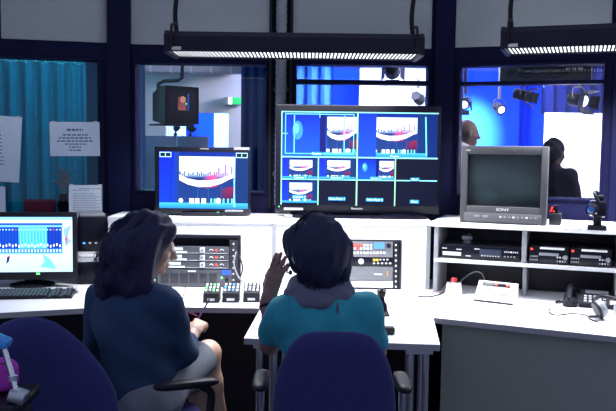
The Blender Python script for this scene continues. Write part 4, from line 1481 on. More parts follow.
# cables on the desk between the mixer and the red button
for k, (ctrl, m, lab) in enumerate((
        ([(396, 296.5), (410, 294.5), (424, 295), (436, 293.5), (446, 291)], mat('pink_cable', (.45, .28, .34), .5), 'pale pink cable trailing over the desk to the shelf'),
        ([(418, 297.3), (430, 297.5), (440, 295), (444, 293)], M_BLACK, 'short black cable bundle on the desk by the red button'))):
    pts = [on_z(x, y, DZ) + Vector((0, 0, .0055)) for x, y in ctrl]
    tag(tube('desk_cable', m, None, curve_pts(pts, 24), .0045, 6), lab, 'cable')
cw = [FR.w(FR.uz(x, y, RV + .2)[0], RV + .2, max(FR.uz(x, y, RV + .2)[1], DZ + .006)) for x, y in ((457, 292), (462, 280), (474, 272), (482, 274), (485, 283))]
tag(tube('shelf_cable', M_GREY, None, curve_pts(cw, 24), .004, 6), 'thin grey cable arching inside the lower left shelf bay', 'cable')

# ---- vision mixer on the jutting table
mxa = on_z(394, 333, DZ)
mx = thing('vision_mixer', 'white vision mixer console with black lever beside the teal-shirted person', 'mixer', (mxa.x - .21, mxa.y, DZ + .0005), .02)
bd = MB(); bd.prism([(-.21, 0, 0), (-.21, .40, 0), (-.21, .40, .075), (-.21, .36, .08), (-.21, .0, .03)], (.42, 0, 0)); bd.build('console', M_OFFW, mx)
box('front_rest', M_BLACK, mx, (0, -.022, .017), (.42, .044, .034), .008)
th = math.atan2(.05, .36)
for j in range(3):
    for i in range(10):
        box('key', M_LGREY if (i + j) % 4 else M_LEDR, mx, (-.185 + i * .026, .05 + j * .045, .037 + (.05 + j * .045) * .139 + .004), (.018, .018, .010), .002, (th, 0, 0))
box('lever_plate', M_BLACK, mx, (.172, .20, .062), (.065, .15, .006), .002, (th, 0, 0))
MB().lathe([(.032, 0), (.028, .03), (.018, .045), (.016, .065), (.022, .075), (.024, .10), (.012, .11)], (.172, .20, .062), 16).build('lever', M_BLACKG, mx, smooth=True)

# ------------------------------------------------------------ suspended louvre lamps
LAMP_W = 58.0
M_DIFF = emit('lamp_diffuser', (.93, .95, 1.0), 2.6)
M_HOUSE = mat('navy_black_enamel', (.007, .006, .020), .5, spec=.3)
M_FIN = mat('louvre_fin', (.012, .012, .016), .6, spec=.2)


def louvre_lamp(label, F, x0, x1, yt, yb, v, length=None):
    u0, zt_ = F.uz(x0, yt, v); _, zb = F.uz(x0, yb, v)
    u1 = F.uz(x1, yt, v)[0] if length is None else u0 + length
    L = u1 - u0; h = zt_ - zb; D = .33
    r = thing_f('louvre_lamp', label, 'lamp', F, (u0 + u1) / 2, v, zb, 0.0, 'hanging louvre lamps')
    pr = [(-.0, 0), (0, h * .75), (.03, h), (D - .03, h), (D, h * .75), (D, 0), (D - .006, 0), (D - .006, h * .7), (D - .035, h - .008), (.035, h - .008), (.006, h * .7), (.006, 0)]
    hs = MB()
    n = len(pr)
    base = 0
    for X in (-L / 2, L / 2):
        hs.v += [(X, a, b) for a, b in pr]
    for i in range(n):
        j = (i + 1) % n
        hs.f.append((i, j, n + j, n + i)); hs.mi.append(0)
    hs.build('housing', M_HOUSE, r)
    for sx in (-1, 1):
        ec = MB(); ec.prism([(sx * L / 2, a, b) for a, b in [(0, -.006), (-.004, h * .8), (.03, h + .004), (D - .03, h + .004), (D + .004, h * .8), (D, -.006)]], (sx * .022, 0, 0))
        ec.build('end_cap', M_HOUSE, r)
    box('diffuser', M_DIFF, r, (0, D / 2, .012), (L - .01, D - .016, .004))
    n = int(L / .0205)
    f = None
    for i in range(n):
        x = -L / 2 + (i + .5) * L / n
        if f is None: f = box('louvre_fin', M_FIN, r, (x, D / 2, .006), (.0105, D - .014, .004))
        else: again(f, (x, D / 2, .006))
    ld = bpy.data.lights.new('louvre_light', 'AREA')
    ld.shape = 'RECTANGLE'; ld.size, ld.size_y = L - .02, D - .03
    ld.energy = LAMP_W; ld.color = (.93, .95, 1.0); ld.spread = math.radians(125)
    lo_ = bpy.data.objects.new('louvre_light', ld)
    COL.objects.link(lo_); lo_.parent = r; lo_.location = (0, D / 2, -.001)
    box('rating_label', M_LGREY, r, (-L / 2 + .045, -.002, .016), (.05, .003, .018))
    for sx in (-1, 1):
        X = sx * (L / 2 - (.02 if sx < 0 else .02))
        back = -v - .125 if True else 0
        tube('suspension_rod', M_BLACK, r, curve_pts([(X, D / 2, h - .002), (X - .01, D / 2, h + .12), (X + .006, D / 2, h + .3), (X, D / 2, 2.72 - zb)], 18) + [Vector((X, D / 2 + .05, 2.78 - zb)), Vector((X, -v - .03, 2.80 - zb))], .013, 10)
        tube('lamp_hook', M_BLACK, r, [(X, -.004, h * .2), (X, -.016, h * .35), (X, -.016, h * .9), (X, .0, h + .03), (X, D / 2, h + .06)], .008, 8)
    return r


louvre_lamp('long navy louvre lamp hanging over the straight desk', FC, 168, 421, 30.2, 51, -.86)
louvre_lamp('navy louvre lamp hanging at the right over the tube monitor', FR, 505, 640, 26.5, 48.5, -.70, 1.34)


# ------------------------------------------------------------ office chairs
def office_chair(label, loc, rotz, half, h_top, seat_z=.47, arms=True, arm_z=.72, arm_x=.27, back_h=.46, back_y=-.24, m=M_CHAIR, arm_len=.24, loop=False, arm_y=.0):
    """half: (half-width, drop below the top) pairs describing one side of the backrest"""
    r = thing('office_chair', label, 'chair', loc, rotz)
    out = [(x, h_top - d) for x, d in half]
    out = out + [(-x, z) for x, z in out[::-1]]
    MB().pillow(out, .085, bend=.35, rings=7).build('backrest', m, r, (0, back_y, 0), (.07, 0, 0), smooth=True, angle=80)
    sq = [(.24 * math.copysign(abs(math.cos(t)) ** .45, math.cos(t)), .23 * math.copysign(abs(math.sin(t)) ** .45, math.sin(t))) for t in np.linspace(0, 2 * math.pi, 33)[:-1]]
    MB().pillow(sq, .09, rings=6).build('seat', m, r, (0, .02, seat_z - .045), (math.pi / 2, 0, 0), smooth=True, angle=80)
    tube('back_stem', M_BLACK, r, curve_pts([(0, -.05, seat_z - .10), (0, back_y - .02, seat_z - .08), (0, back_y - .055, seat_z + .08), (0, back_y - .035, h_top - back_h * .55)], 14), .018, 10)
    cyl('gas_column', M_CHROME, r, (0, 0, .10), (0, 0, seat_z - .08), .026)
    box('seat_plate', M_BLACK, r, (0, 0, seat_z - .095), (.26, .26, .03), .006)
    MB().lathe([(.05, .06), (.05, .13), (.03, .14)], n=16).build('base_hub', M_BLACK, r, smooth=True)
    for k in range(5):
        q = 2 * math.pi * k / 5 + .3
        d = Vector((math.cos(q), math.sin(q), 0))
        lg = tube('base_leg', M_BLACK, r, [d * .04 + Vector((0, 0, .105)), d * .18 + Vector((0, 0, .095)), d * .265 + Vector((0, 0, .075))], [.022, .018, .014], 8)
        n = Vector((-d.y, d.x, 0))
        MB().tube([d * .265 - n * .018 + Vector((0, 0, .027)), d * .265 + n * .018 + Vector((0, 0, .027))], .026, 12).build('caster', M_BLACK, lg, smooth=True)
        MB().tube([d * .265 + Vector((0, 0, .04)), d * .265 + Vector((0, 0, .08))], .008, 8).build('caster_stem', M_DARK, lg)
    if arms:
        for s in (-1, 1):
            pad = MB()
            o = [(.03 * math.copysign(abs(math.cos(t)) ** .6, math.cos(t)), arm_len / 2 * math.copysign(abs(math.sin(t)) ** .6, math.sin(t))) for t in np.linspace(0, 2 * math.pi, 21)[:-1]]
            p = pad.pillow(o, .03, rings=5).build('arm_pad', M_BLACK, r, (s * arm_x, arm_y, arm_z), (math.pi / 2, 0, 0), smooth=True, angle=80)
            if loop:
                tube('arm_loop', M_BLACK, r, curve_pts([(s * .17, arm_y + .02, seat_z - .09), (s * (arm_x), arm_y + .06, seat_z - .03), (s * arm_x, arm_y + .10, arm_z - .06), (s * arm_x, arm_y + .06, arm_z - .012)], 18), .016, 8)
            else:
                tube('arm_post', M_CHROME, r, curve_pts([(s * .13, arm_y, seat_z - .095), (s * (arm_x - .02), arm_y, seat_z - .08), (s * arm_x, arm_y, seat_z + .02), (s * arm_x, arm_y, arm_z - .012)], 16), .014, 10)
    return r


BACK_R = [(.0, .0), (.05, .001), (.09, .005), (.115, .016), (.135, .033), (.152, .056), (.168, .085), (.185, .13), (.198, .19), (.205, .26), (.205, .34), (.19, .41), (.15, .455), (.08, .475), (0, .48)]
BACK_L = [(.0, .0), (.035, .003), (.075, .018), (.115, .05), (.155, .09), (.185, .13), (.21, .167), (.232, .21), (.246, .25), (.255, .32), (.25, .42), (.22, .50), (.15, .54), (.07, .555), (0, .56)]

W2Y = 2.90                               # depth of the teal-shirted person
cR = pt(335, 325, 2.56)
office_chair('violet navy office chair whose rounded backrest hides the teal-shirted person', (cR.x, 2.80, 0), 0.0, BACK_R, cR.z, arm_z=.735, arm_x=.262, back_y=-.25)
cL = pt(30, 311, 2.32)
office_chair('empty violet navy office chair with tall backrest at the lower left', (cL.x, 2.57, 0), math.radians(4), BACK_L, cL.z, seat_z=.50, arms=False, back_h=.56)
W1Y = 3.12
BACK_W = [(.0, .0), (.06, .002), (.11, .012), (.15, .035), (.175, .07), (.185, .12), (.18, .18), (.15, .22), (.08, .24), (0, .245)]
c1 = pt(147, 400, W1Y)
W1_ROT = math.radians(-68)
office_chair('dark office chair with looped armrest under the seated person in dark sweater', (c1.x, W1Y + .02, 0), W1_ROT, BACK_W, .80, seat_z=.47, arm_z=.675, arm_x=.27, back_h=.245, loop=True, arm_len=.26, arm_y=.10)

# ---- trolley at the lower left edge with a clamped chrome handle and a magenta bag
ty = 1.90
tp = pt(18, 397, ty)
tr = thing('equipment_trolley', 'dark equipment trolley cut off by the lower left corner', 'trolley', (tp.x - .285, ty + .05, 0))
tzz = tp.z - .012
box('top_shelf', M_BLACK, tr, (0, 0, tzz - .015), (.58, .20, .03), .006)
box('lower_shelf', M_BLACK, tr, (0, 0, .2), (.56, .18, .02), .004)
for sx_ in (-1, 1):
    for sy_ in (-1, 1):
        l = cyl('leg', M_DARK, tr, (sx_ * .26, sy_ * .075, .055), (sx_ * .26, sy_ * .075, tzz - .03), .014)
        MB().tube([(sx_ * .26 - .012, sy_ * .075, .028), (sx_ * .26 + .012, sy_ * .075, .028)], .028, 12).build('caster', M_BLACK, l, smooth=True)
hd = thing('chrome_stand', 'leaning chrome handle with blue grip clamped to the trolley', 'handle', (tp.x, ty, tzz + .0005))
P0, P1 = pt(16.5, 392, ty) - hd.location, pt(3, 345, ty) - hd.location
box('clamp', M_STEEL, hd, (P0.x + .005, .0, .015), (.042, .045, .03), .005, (0, .3, 0))
tube('post', M_CHROME, hd, [P0 - Vector((0, 0, .006)), P0.lerp(P1, .5), P1], .0075, 12)
MB().lathe([(.012, 0), (.012, .012)], tuple(P0.lerp(P1, .25)), 12).build('post_collar', M_STEEL, hd, smooth=True)
box('grip', mat('blue_rubber', (.05, .30, .75), .5), hd, P1 + Vector((-.012, 0, .012)), (.06, .05, .026), .009, (0, .35 + .0, 0))
bgm = pt(7, 378, ty + .1)
bag = thing('pouch', 'magenta fabric pouch on the trolley behind the chrome handle', 'pouch', (bgm.x - .03, ty + .075, tzz + .0005))
M_MAG = mat('magenta_cloth', (.42, .03, .42), .7, bump=.3)
ol = [(.07 * math.copysign(abs(math.cos(t)) ** .5, math.cos(t)), .045 + .045 * math.copysign(abs(math.sin(t)) ** .6, math.sin(t))) for t in np.linspace(0, 2 * math.pi, 25)[:-1]]
MB().pillow(ol, .055, rings=6).build('pouch_body', M_MAG, bag, smooth=True, angle=80)
tube('zip', M_DARK, bag, [(-.055, -.02, .08), (.055, -.02, .08)], .003, 6)


# ------------------------------------------------------------ people: smooth-blended volumes turned into one skin
class Field:
    def __init__(s, lo, hi, h):
        s.lo = np.array(lo, float); s.h = h
        s.n = np.ceil((np.array(hi) - s.lo) / h).astype(int) + 1
        s.ax = [s.lo[i] + h * np.arange(s.n[i]) for i in range(3)]
        s.D = np.full(tuple(s.n), .5, np.float32)

    def _slice(s, lo, hi, pad):
        sl = []
        for i in range(3):
            a = int(np.clip(math.floor((lo[i] - pad - s.lo[i]) / s.h), 0, s.n[i] - 1))
            b = int(np.clip(math.ceil((hi[i] + pad - s.lo[i]) / s.h) + 1, a + 1, s.n[i]))
            sl.append(slice(a, b))
        return tuple(sl)

    def _grid(s, sl):
        return np.meshgrid(*[s.ax[i][sl[i]].astype(np.float32) for i in range(3)], indexing='ij')

    def _mix(s, sl, d, k, op):
        a = s.D[sl]
        if op == 'sub':
            d = -d
            hh = np.maximum(k - np.abs(a - d), 0) / k
            s.D[sl] = np.maximum(a, d) + hh * hh * k * .25
        else:
            hh = np.maximum(k - np.abs(a - d), 0) / k
            s.D[sl] = np.minimum(a, d) - hh * hh * k * .25

    def cap(s, a, b, ra, rb=None, k=.02, op='add'):
        rb = ra if rb is None else rb
        a, b = np.array(a, float), np.array(b, float)
        R = max(ra, rb)
        sl = s._slice(np.minimum(a, b) - R, np.maximum(a, b) + R, k + .04)
        X, Y, Z = s._grid(sl)
        d = b - a; L2 = max(float(d @ d), 1e-9)
        t = np.clip(((X - a[0]) * d[0] + (Y - a[1]) * d[1] + (Z - a[2]) * d[2]) / L2, 0, 1)
        q = np.sqrt((X - a[0] - t * d[0]) ** 2 + (Y - a[1] - t * d[1]) ** 2 + (Z - a[2] - t * d[2]) ** 2) - (ra + (rb - ra) * t)
        s._mix(sl, q.astype(np.float32), k, op)

    def chain(s, pts, rs, k=.02):
        for i in range(len(pts) - 1):
            s.cap(pts[i], pts[i + 1], rs[i], rs[i + 1], k)

    def ell(s, c, r, R=None, k=.02, op='add'):
        c = np.array(c, float); r = np.array(r, float)
        m = max(r)
        sl = s._slice(c - m, c + m, k + .04)
        X, Y, Z = s._grid(sl)
        X = X - c[0]; Y = Y - c[1]; Z = Z - c[2]
        if R is not None:
            R = np.array(R, float)
            X, Y, Z = (R[0, 0] * X + R[1, 0] * Y + R[2, 0] * Z, R[0, 1] * X + R[1, 1] * Y + R[2, 1] * Z, R[0, 2] * X + R[1, 2] * Y + R[2, 2] * Z)
        k0 = np.sqrt((X / r[0]) ** 2 + (Y / r[1]) ** 2 + (Z / r[2]) ** 2)
        k1 = np.sqrt((X / r[0] ** 2) ** 2 + (Y / r[1] ** 2) ** 2 + (Z / r[2] ** 2) ** 2) + 1e-9
        s._mix(sl, (k0 * (k0 - 1) / k1).astype(np.float32), k, op)

    def half(s, p, n, lo, hi):
        """cut away what lies on the n side of the plane through p, inside the box lo..hi"""
        n = np.array(n, float); n /= np.linalg.norm(n)
        sl = s._slice(np.array(lo), np.array(hi), 0)
        X, Y, Z = s._grid(sl)
        d = (X - p[0]) * n[0] + (Y - p[1]) * n[1] + (Z - p[2]) * n[2]
        s.D[sl] = np.maximum(s.D[sl], d.astype(np.float32))

    def ripple(s, amp, fx, fy, fz, ph=0.0, warp=0.0):
        X, Y, Z = s._grid((slice(None),) * 3)
        near = np.abs(s.D) < amp * 4 + .03
        q = np.sin(fx * X + fy * Y + fz * Z + ph + warp * np.sin(9 * X + 7 * Z) + warp * np.cos(8 * Y - 6 * Z))
        s.D = np.where(near, s.D + amp * q, s.D).astype(np.float32)

    def mesh(s, name, origin=(0, 0, 0), smooth_iters=1):
        D = s.D
        D[0], D[-1] = .5, .5
        D[:, 0], D[:, -1] = .5, .5
        D[:, :, 0], D[:, :, -1] = .5, .5
        ins = D < 0
        c = [D[i:D.shape[0] - 1 + i, j:D.shape[1] - 1 + j, k:D.shape[2] - 1 + k] for i in (0, 1) for j in (0, 1) for k in (0, 1)]
        ci = [ins[i:D.shape[0] - 1 + i, j:D.shape[1] - 1 + j, k:D.shape[2] - 1 + k] for i in (0, 1) for j in (0, 1) for k in (0, 1)]
        cnt = np.zeros(c[0].shape, np.int8)
        for a in ci: cnt += a
        cell = np.argwhere((cnt > 0) & (cnt < 8))
        idx = -np.ones(cnt.shape, np.int64)
        idx[tuple(cell.T)] = np.arange(len(cell))
        vals = np.stack([a[tuple(cell.T)] for a in c], 1)
        corner = np.array([(i, j, k) for i in (0, 1) for j in (0, 1) for k in (0, 1)], float)
        acc = np.zeros((len(cell), 3)); num = np.zeros(len(cell))
        for a in range(8):
            for b in range(a + 1, 8):
                if np.abs(corner[a] - corner[b]).sum() != 1: continue
                va, vb = vals[:, a], vals[:, b]
                m = (va < 0) != (vb < 0)
                t = np.where(m, va / np.where(m, va - vb, 1), 0)
                p = corner[a] + t[:, None] * (corner[b] - corner[a])
                acc += np.where(m[:, None], p, 0); num += m
        V = s.lo + (cell + acc / num[:, None]) * s.h
        Fs = []
        for ax in range(3):
            sl0 = [slice(None)] * 3; sl1 = [slice(None)] * 3
            sl0[ax] = slice(0, -1); sl1[ax] = slice(1, None)
            a, b = ins[tuple(sl0)], ins[tuple(sl1)]
            e = np.argwhere(a != b)
            o1, o2 = [(1, 2), (2, 0), (0, 1)][ax]
            ok = (e[:, o1] > 0) & (e[:, o2] > 0) & (e[:, o1] < D.shape[o1] - 1) & (e[:, o2] < D.shape[o2] - 1)
            e = e[ok]
            fl = a[tuple(e.T)]
            q = []
            for d1, d2 in ((-1, -1), (0, -1), (0, 0), (-1, 0)):
                w = e.copy(); w[:, o1] += d1; w[:, o2] += d2
                q.append(idx[tuple(w.T)])
            q = np.stack(q, 1)
            q[~fl] = q[~fl][:, ::-1]
            Fs.append(q)
        F = np.concatenate(Fs)
        F = F[(F >= 0).all(1)]
        for _ in range(smooth_iters):
            S = np.zeros_like(V); n = np.zeros(len(V))
            for i in range(4):
                np.add.at(S, F[:, i], V[F[:, (i + 1) % 4]]); np.add.at(n, F[:, i], 1)
                np.add.at(S, F[:, i], V[F[:, (i - 1) % 4]]); np.add.at(n, F[:, i], 1)
            V = V * .5 + .5 * S / np.maximum(n, 1)[:, None]
        V = V - np.array(origin)
        me = bpy.data.meshes.new(name)
        me.vertices.add(len(V)); me.vertices.foreach_set('co', V.astype(np.float32).ravel())
        me.loops.add(len(F) * 4); me.loops.foreach_set('vertex_index', F.astype(np.int32).ravel())
        me.polygons.add(len(F)); me.polygons.foreach_set('loop_start', np.arange(0, len(F) * 4, 4, dtype=np.int32))
        me.polygons.foreach_set('loop_total', np.full(len(F), 4, np.int32))
        me.update(calc_edges=True); me.validate()
        me.polygons.foreach_set('use_smooth', [True] * len(me.polygons))
        return me


A = lambda v: np.array(v, float)
def unit(v): v = A(v); return v / np.linalg.norm(v)


def head_axes(yaw, pitch=0.0, roll=0.0):
    """columns: right, forward, up; yaw 0 looks along +Y, positive turns to the left"""
    M = Matrix.Rotation(yaw, 3, 'Z') @ Matrix.Rotation(pitch, 3, 'X') @ Matrix.Rotation(roll, 3, 'Y')
    return np.array(M)


def add_head(f, c, R, s=1.0, female=True, nose=1.0):
    """c: head centre (between the ears); head is about .225 m from chin to crown at s = 1"""
    L = lambda x, y, z: A(c) + R @ (A((x, y, z)) * s)
    f.ell(L(0, -.012, .030), A((.074, .092, .088)) * s, R, .02)
    f.ell(L(0, .022, -.020), A((.062, .066, .080)) * s, R, .03)
    f.ell(L(0, .040, -.070), A((.044, .046, .036)) * s, R, .03)
    f.ell(L(0, .075, -.098), A((.018, .016, .014)) * s, R, .02)
    for sx in (-1, 1):
        f.ell(L(sx * .034, .086, .006), A((.017, .013, .013)) * s, R, .012, 'sub')
        f.ell(L(sx * .033, .076, .004), A((.013, .013, .012)) * s, R, .004)
        f.ell(L(sx * .045, .058, -.03), A((.022, .022, .022)) * s, R, .02)
        f.ell(L(sx * .076, -.008, -.008), A((.010, .020, .032)) * s, R, .008)
        f.cap(L(sx * .012, .088, .024), L(sx * .048, .076, .026), .008 * s, .006 * s, .012)
        f.ell(L(sx * .011, .098, -.036), A((.009, .010, .008)) * s, R, .008)
    f.cap(L(0, .086, .018), L(0, .110 + .006 * nose, -.030), .0085 * s, .0125 * s, .012)
    f.cap(L(-.017, .090, -.062), L(.017, .090, -.062), .0065 * s, .0065 * s, .008)
    f.cap(L(-.014, .089, -.073), L(.014, .089, -.073), .0075 * s, .0075 * s, .008)
    return L


def add_hand(f, wrist, d, n, thumb_side, curl=(.25, .3, .35, .4), spread=.10, thumb_open=.7, s=1.0, thumb_curl=.3):
    """d: wrist-to-knuckle direction, n: out of the palm, thumb_side: +1/-1 along d x n"""
    d = unit(d); n = unit(A(n) - d * (A(n) @ d)); w = np.cross(d, n) * thumb_side
    W = A(wrist)
    P = lambda a, b, c: W + (d * a + w * b + n * c) * s
    f.cap(P(-.01, 0, 0), P(.02, 0, 0), .024 * s, .024 * s, .02)
    for b in (-.026, -.009, .009, .026):
        f.cap(P(.02, b * .6, 0), P(.085, b, 0), .015 * s, .0115 * s, .014)
    f.ell(P(.04, .022, .010), A((.03, .03, .03)) * .62 * s, None, .015)
    tips = []
    for i, (b, l) in enumerate(((.027, .072), (.009, .080), (-.009, .074), (-.027, .058))):
        base = P(.085, b, 0)
        ang = spread * (b / .027)
        dd = unit(d * math.cos(ang) + w * math.sin(ang))
        cur = 0.0
        p = base
        for seg, (fr, rr) in enumerate(((.45, .0088), (.30, .0080), (.25, .0072))):
            cur += curl[i] * (.8 if seg == 0 else 1.0)
            q = p + unit(dd * math.cos(cur) + n * math.sin(cur)) * l * fr * s
            f.cap(p, q, rr * 1.08 * s, rr * s, .005)
            p = q
        tips.append(p)
    t0 = P(.022, .026, .008)
    t1 = t0 + unit(d * math.cos(thumb_open) + w * math.sin(thumb_open) + n * .25) * .042 * s
    t2 = t1 + unit(d * math.cos(thumb_open - thumb_curl) + w * math.sin(thumb_open - thumb_curl) + n * (.25 + thumb_curl * .5)) * .034 * s
    t3 = t2 + unit(d * math.cos(thumb_open - 1.6 * thumb_curl) + w * math.sin(thumb_open - 1.6 * thumb_curl) + n * (.3 + thumb_curl * .6)) * .024 * s
    f.chain([t0, t1, t2, t3], [.014 * s, .0115 * s, .0098 * s, .0082 * s], .008)
    tips.append(t3)
    return tips


def strands(name, m, parent, origin, roots, seed, n, r=.0022, wave=.012, seg=9):
    """roots: function(rng) -> control points of one lock"""
    rng = np.random.default_rng(seed)
    mb = MB()
    for i in range(n):
        ctrl = roots(rng)
        pts = curve_pts([Vector(p) for p in ctrl], seg)
        ph = rng.uniform(0, 6.28); amp = wave * rng.uniform(.4, 1.2)
        pp = []
        for k, p in enumerate(pts):
            t = k / (len(pts) - 1)
            pp.append(p + Vector((math.sin(ph + t * 9) * amp * t, math.cos(ph * 1.7 + t * 8) * amp * t, 0)) - Vector(origin))
        mb.tube(pp, [r * (1 - .6 * k / (len(pp) - 1)) for k in range(len(pp))], 4)
    o = mb.build(name, m, parent, smooth=True, angle=180)
    return tag(o, kind='stuff')


M_HAIR1 = mat('dark_brown_hair', (.017, .016, .058), .62, spec=.3, vary=.7, scale=150, bump=1.0, bscale=300, stretch=(1, 1, .07))
M_HAIR2 = mat('near_black_hair', (.017, .020, .058), .62, spec=.3, vary=.7, scale=150, bump=1.0, bscale=300, stretch=(1, 1, .07))
M_SWEAT = mat('dark_slate_blue_knit', (.020, .052, .118), .95, vary=.18, scale=30, bump=.4, bscale=350)
M_SHORT = mat('charcoal_grey_denim', (.17, .18, .22), .9, vary=.15, scale=50, bump=.4, bscale=300)
M_BLOUSE = mat('teal_blouse_cloth', (.022, .30, .38), .85, vary=.2, scale=16, bump=.3, bscale=220)
M_SCARF = mat('grey_lavender_scarf', (.13, .13, .19), .95, vary=.2, scale=40, bump=.5, bscale=260)
M_LIP = mat('red_lips', (.35, .03, .04), .4)

# ================= person in the dark sweater (left)
o1 = Vector((pt(140, 400, W1Y).x, W1Y, 0))
per1 = thing('person', 'seated person with long wavy dark hair, dark sweater and grey shorts', 'person', o1)
hip = A(o1) + A((.015, .0, .565))
f1 = unit((math.cos(math.radians(22)), math.sin(math.radians(22)), 0))       # where the pelvis faces
s1 = np.cross(f1, (0, 0, 1))                                                  # to the person's right
chest = A(pt(135, 330, W1Y + .0))
neck = A(pt(134, 288, W1Y + .03))
hc1 = A(pt(150, 245, W1Y + .06))
shR = A(pt(166, 303, W1Y - .05)); shL = A(pt(101, 300, W1Y + .10))
elR = A(pt(183, 352, W1Y + .06)); wrR = A(pt(194, 331, W1Y + .24))
elL = A(pt(93, 360, W1Y + .16)); wrL = elL + A((.16, .20, .02))
hipR = hip + s1 * .085; hipL = hip - s1 * .085
knR = A(pt(208, 353, W1Y + .38)); anR = A(pt(221, 425, W1Y + .40))
knL = hipL + A((.20, .30, -.03)); anL = A((knL[0] + .04, knL[1] + .02, .10))
f = Field((o1.x - .42, o1.y - .35, .0), (o1.x + .72, o1.y + .75, 1.42), .0065)
f.ell(hip, (.15, .14, .12), None, .05)
f.cap(hip, chest, .125, .12, .06); f.ell(chest + A((0, .02, .06)), (.15, .10, .14), None, .06)
f.cap(chest + A((0, 0, .12)), neck + A((0, 0, -.01)), .09, .05, .05)
f.cap(neck, hc1 + A((-.006, -.01, -.03)), .048, .046, .02)
f.chain([shR, elR, wrR], [.048, .039, .027], .02); f.chain([shL, elL, wrL], [.048, .039, .027], .02)
f.cap(shR, neck, .05, .045, .05); f.cap(shL, neck, .05, .045, .05)
f.chain([hipR, knR], [.085, .056], .03); f.chain([knR, knR * .6 + anR * .4 + A((-.01, -.012, 0)), anR], [.054, .052, .036], .03)
f.chain([hipL, knL, anL], [.085, .058, .036], .03)
f.cap(anR, anR + A((.13, .05, -.045)), .034, .026, .03); f.cap(anL + A((0, 0, -.04)), anL + A((.15, .05, -.07)), .036, .026, .03)
R1 = head_axes(math.radians(-68), math.radians(-14), math.radians(4))
HL1 = add_head(f, hc1, R1, 1.0)
hd = A(pt(202, 321, W1Y + .33)) - wrR
tips1 = add_hand(f, wrR, hd, (-.35, .2, -1.0), 1, curl=(.75, .85, .95, 1.0), spread=.03, thumb_open=.45, s=.95, thumb_curl=.5)
add_hand(f, wrL, (.8, .6, -.05), (0, 0, -1), -1, s=.92)
o = link('body', f.mesh('body', o1), M_SKIN1, per1)
# clothes
f = Field((o1.x - .45, o1.y - .40, .40), (o1.x + .45, o1.y + .45, 1.30), .0075)
f.cap(hip + A((-.01, 0, -.02)), chest, .152, .145, .06); f.ell(chest + A((0, .01, .05)), (.175, .125, .15), None, .06)
f.cap(chest + A((0, 0, .12)), neck + A((-.004, -.01, -.03)), .105, .062, .05)
f.cap(shR, neck + A((0, 0, -.025)), .062, .056, .05); f.cap(shL, neck + A((0, 0, -.025)), .062, .056, .05)
f.chain([shR, elR, elR * .55 + wrR * .45], [.066, .056, .046], .03); f.chain([shL, elL, elL * .3 + wrL * .7], [.066, .056, .043], .03)
f.half(hip + A((0, 0, -.07)), (.15, 0, -1), (-9, -9, 0), (9, 9, hip[2] + .03))
f.ripple(.004, 20, 14, 34, .4, 1.6); f.ripple(.0025, -40, 25, 18, 1.4, 2.0)
link('sweater', f.mesh('sweater', o1), M_SWEAT, per1)
f = Field((o1.x - .35, o1.y - .35, .38), (o1.x + .60, o1.y + .70, .90), .0075)
f.ell(hip + A((0, 0, -.01)), (.165, .155, .12), None, .05)
f.cap(hipR, hipR * .12 + knR * .88, .105, .076, .04); f.cap(hipL, hipL * .15 + knL * .85, .10, .076, .04)
f.half(hipR * .1 + knR * .9, knR - hipR, (hipR * .4 + knR * .6) - .12, knR + .15)
f.ripple(.004, 30, -22, 26, .2, 2.2)
link('shorts', f.mesh('shorts', o1), M_SHORT, per1)
# hair
f = Field((o1.x - .35, o1.y - .30, .85), (o1.x + .35, o1.y + .40, 1.45), .006)
Hc = lambda x, y, z: hc1 + R1 @ A((x, y, z))
f.ell(Hc(0, -.022, .042), (.094, .108, .100), R1, .03)
f.ell(Hc(0, -.060, -.02), (.100, .080, .115), R1, .05)
f.cap(Hc(.035, -.085, -.02), A(pt(118, 276, W1Y - .06)), .075, .062, .06)
f.cap(Hc(-.02, -.09, -.02), A(pt(112, 282, W1Y + .02)), .072, .055, .06)
f.cap(A(pt(120, 258, W1Y - .02)), A(pt(109, 290, W1Y - .03)), .078, .045, .05)
f.cap(Hc(.078, -.03, .03), A(pt(147, 286, W1Y - .06)), .036, .032, .05)
f.cap(Hc(.07, -.05, .0), A(pt(134, 291, W1Y - .07)), .055, .042, .05)
f.cap(Hc(-.07, -.04, .03), A(pt(132, 280, W1Y + .12)), .034, .03, .05)
f.cap(Hc(-.05, .040, .088), Hc(.06, .044, .082), .026, .024, .04)
f.ell(Hc(.02, .112, -.03), (.095, .068, .090), R1, .02, 'sub')
f.ripple(.006, 50, 44, 10, .3, 3.6); f.ripple(.0035, 120, -90, 12, 1.3, 3.2)
hr1 = link('hair', f.mesh('hair', o1), M_HAIR1, per1)


def lock1(rng):
    q = rng.uniform(2.75, 6.45)                       # round the back of the head
    a = A((math.cos(q) * .085, math.sin(q) * .10, 0))
    top = Hc(a[0] * .5, a[1] * .5 - .02, .135 + rng.uniform(-.02, .004))
    o_ = rng.choice([1.12, 1.2, 1.38])
    side = Hc(a[0] * o_, a[1] * o_ - .03, .02 + rng.uniform(-.03, .03))
    tip = A(pt(rng.uniform(97, 150), rng.uniform(262, 300), W1Y + rng.uniform(-.11, .05)))
    mid = side * .45 + tip * .55 + A((rng.uniform(-.04, .012), rng.uniform(-.05, .0), 0))
    if (R1.T @ (side - hc1))[1] > .05: tip = side + A((0, 0, -.10)); mid = side + A((0, 0, -.05))
    return [top, side, mid, tip]


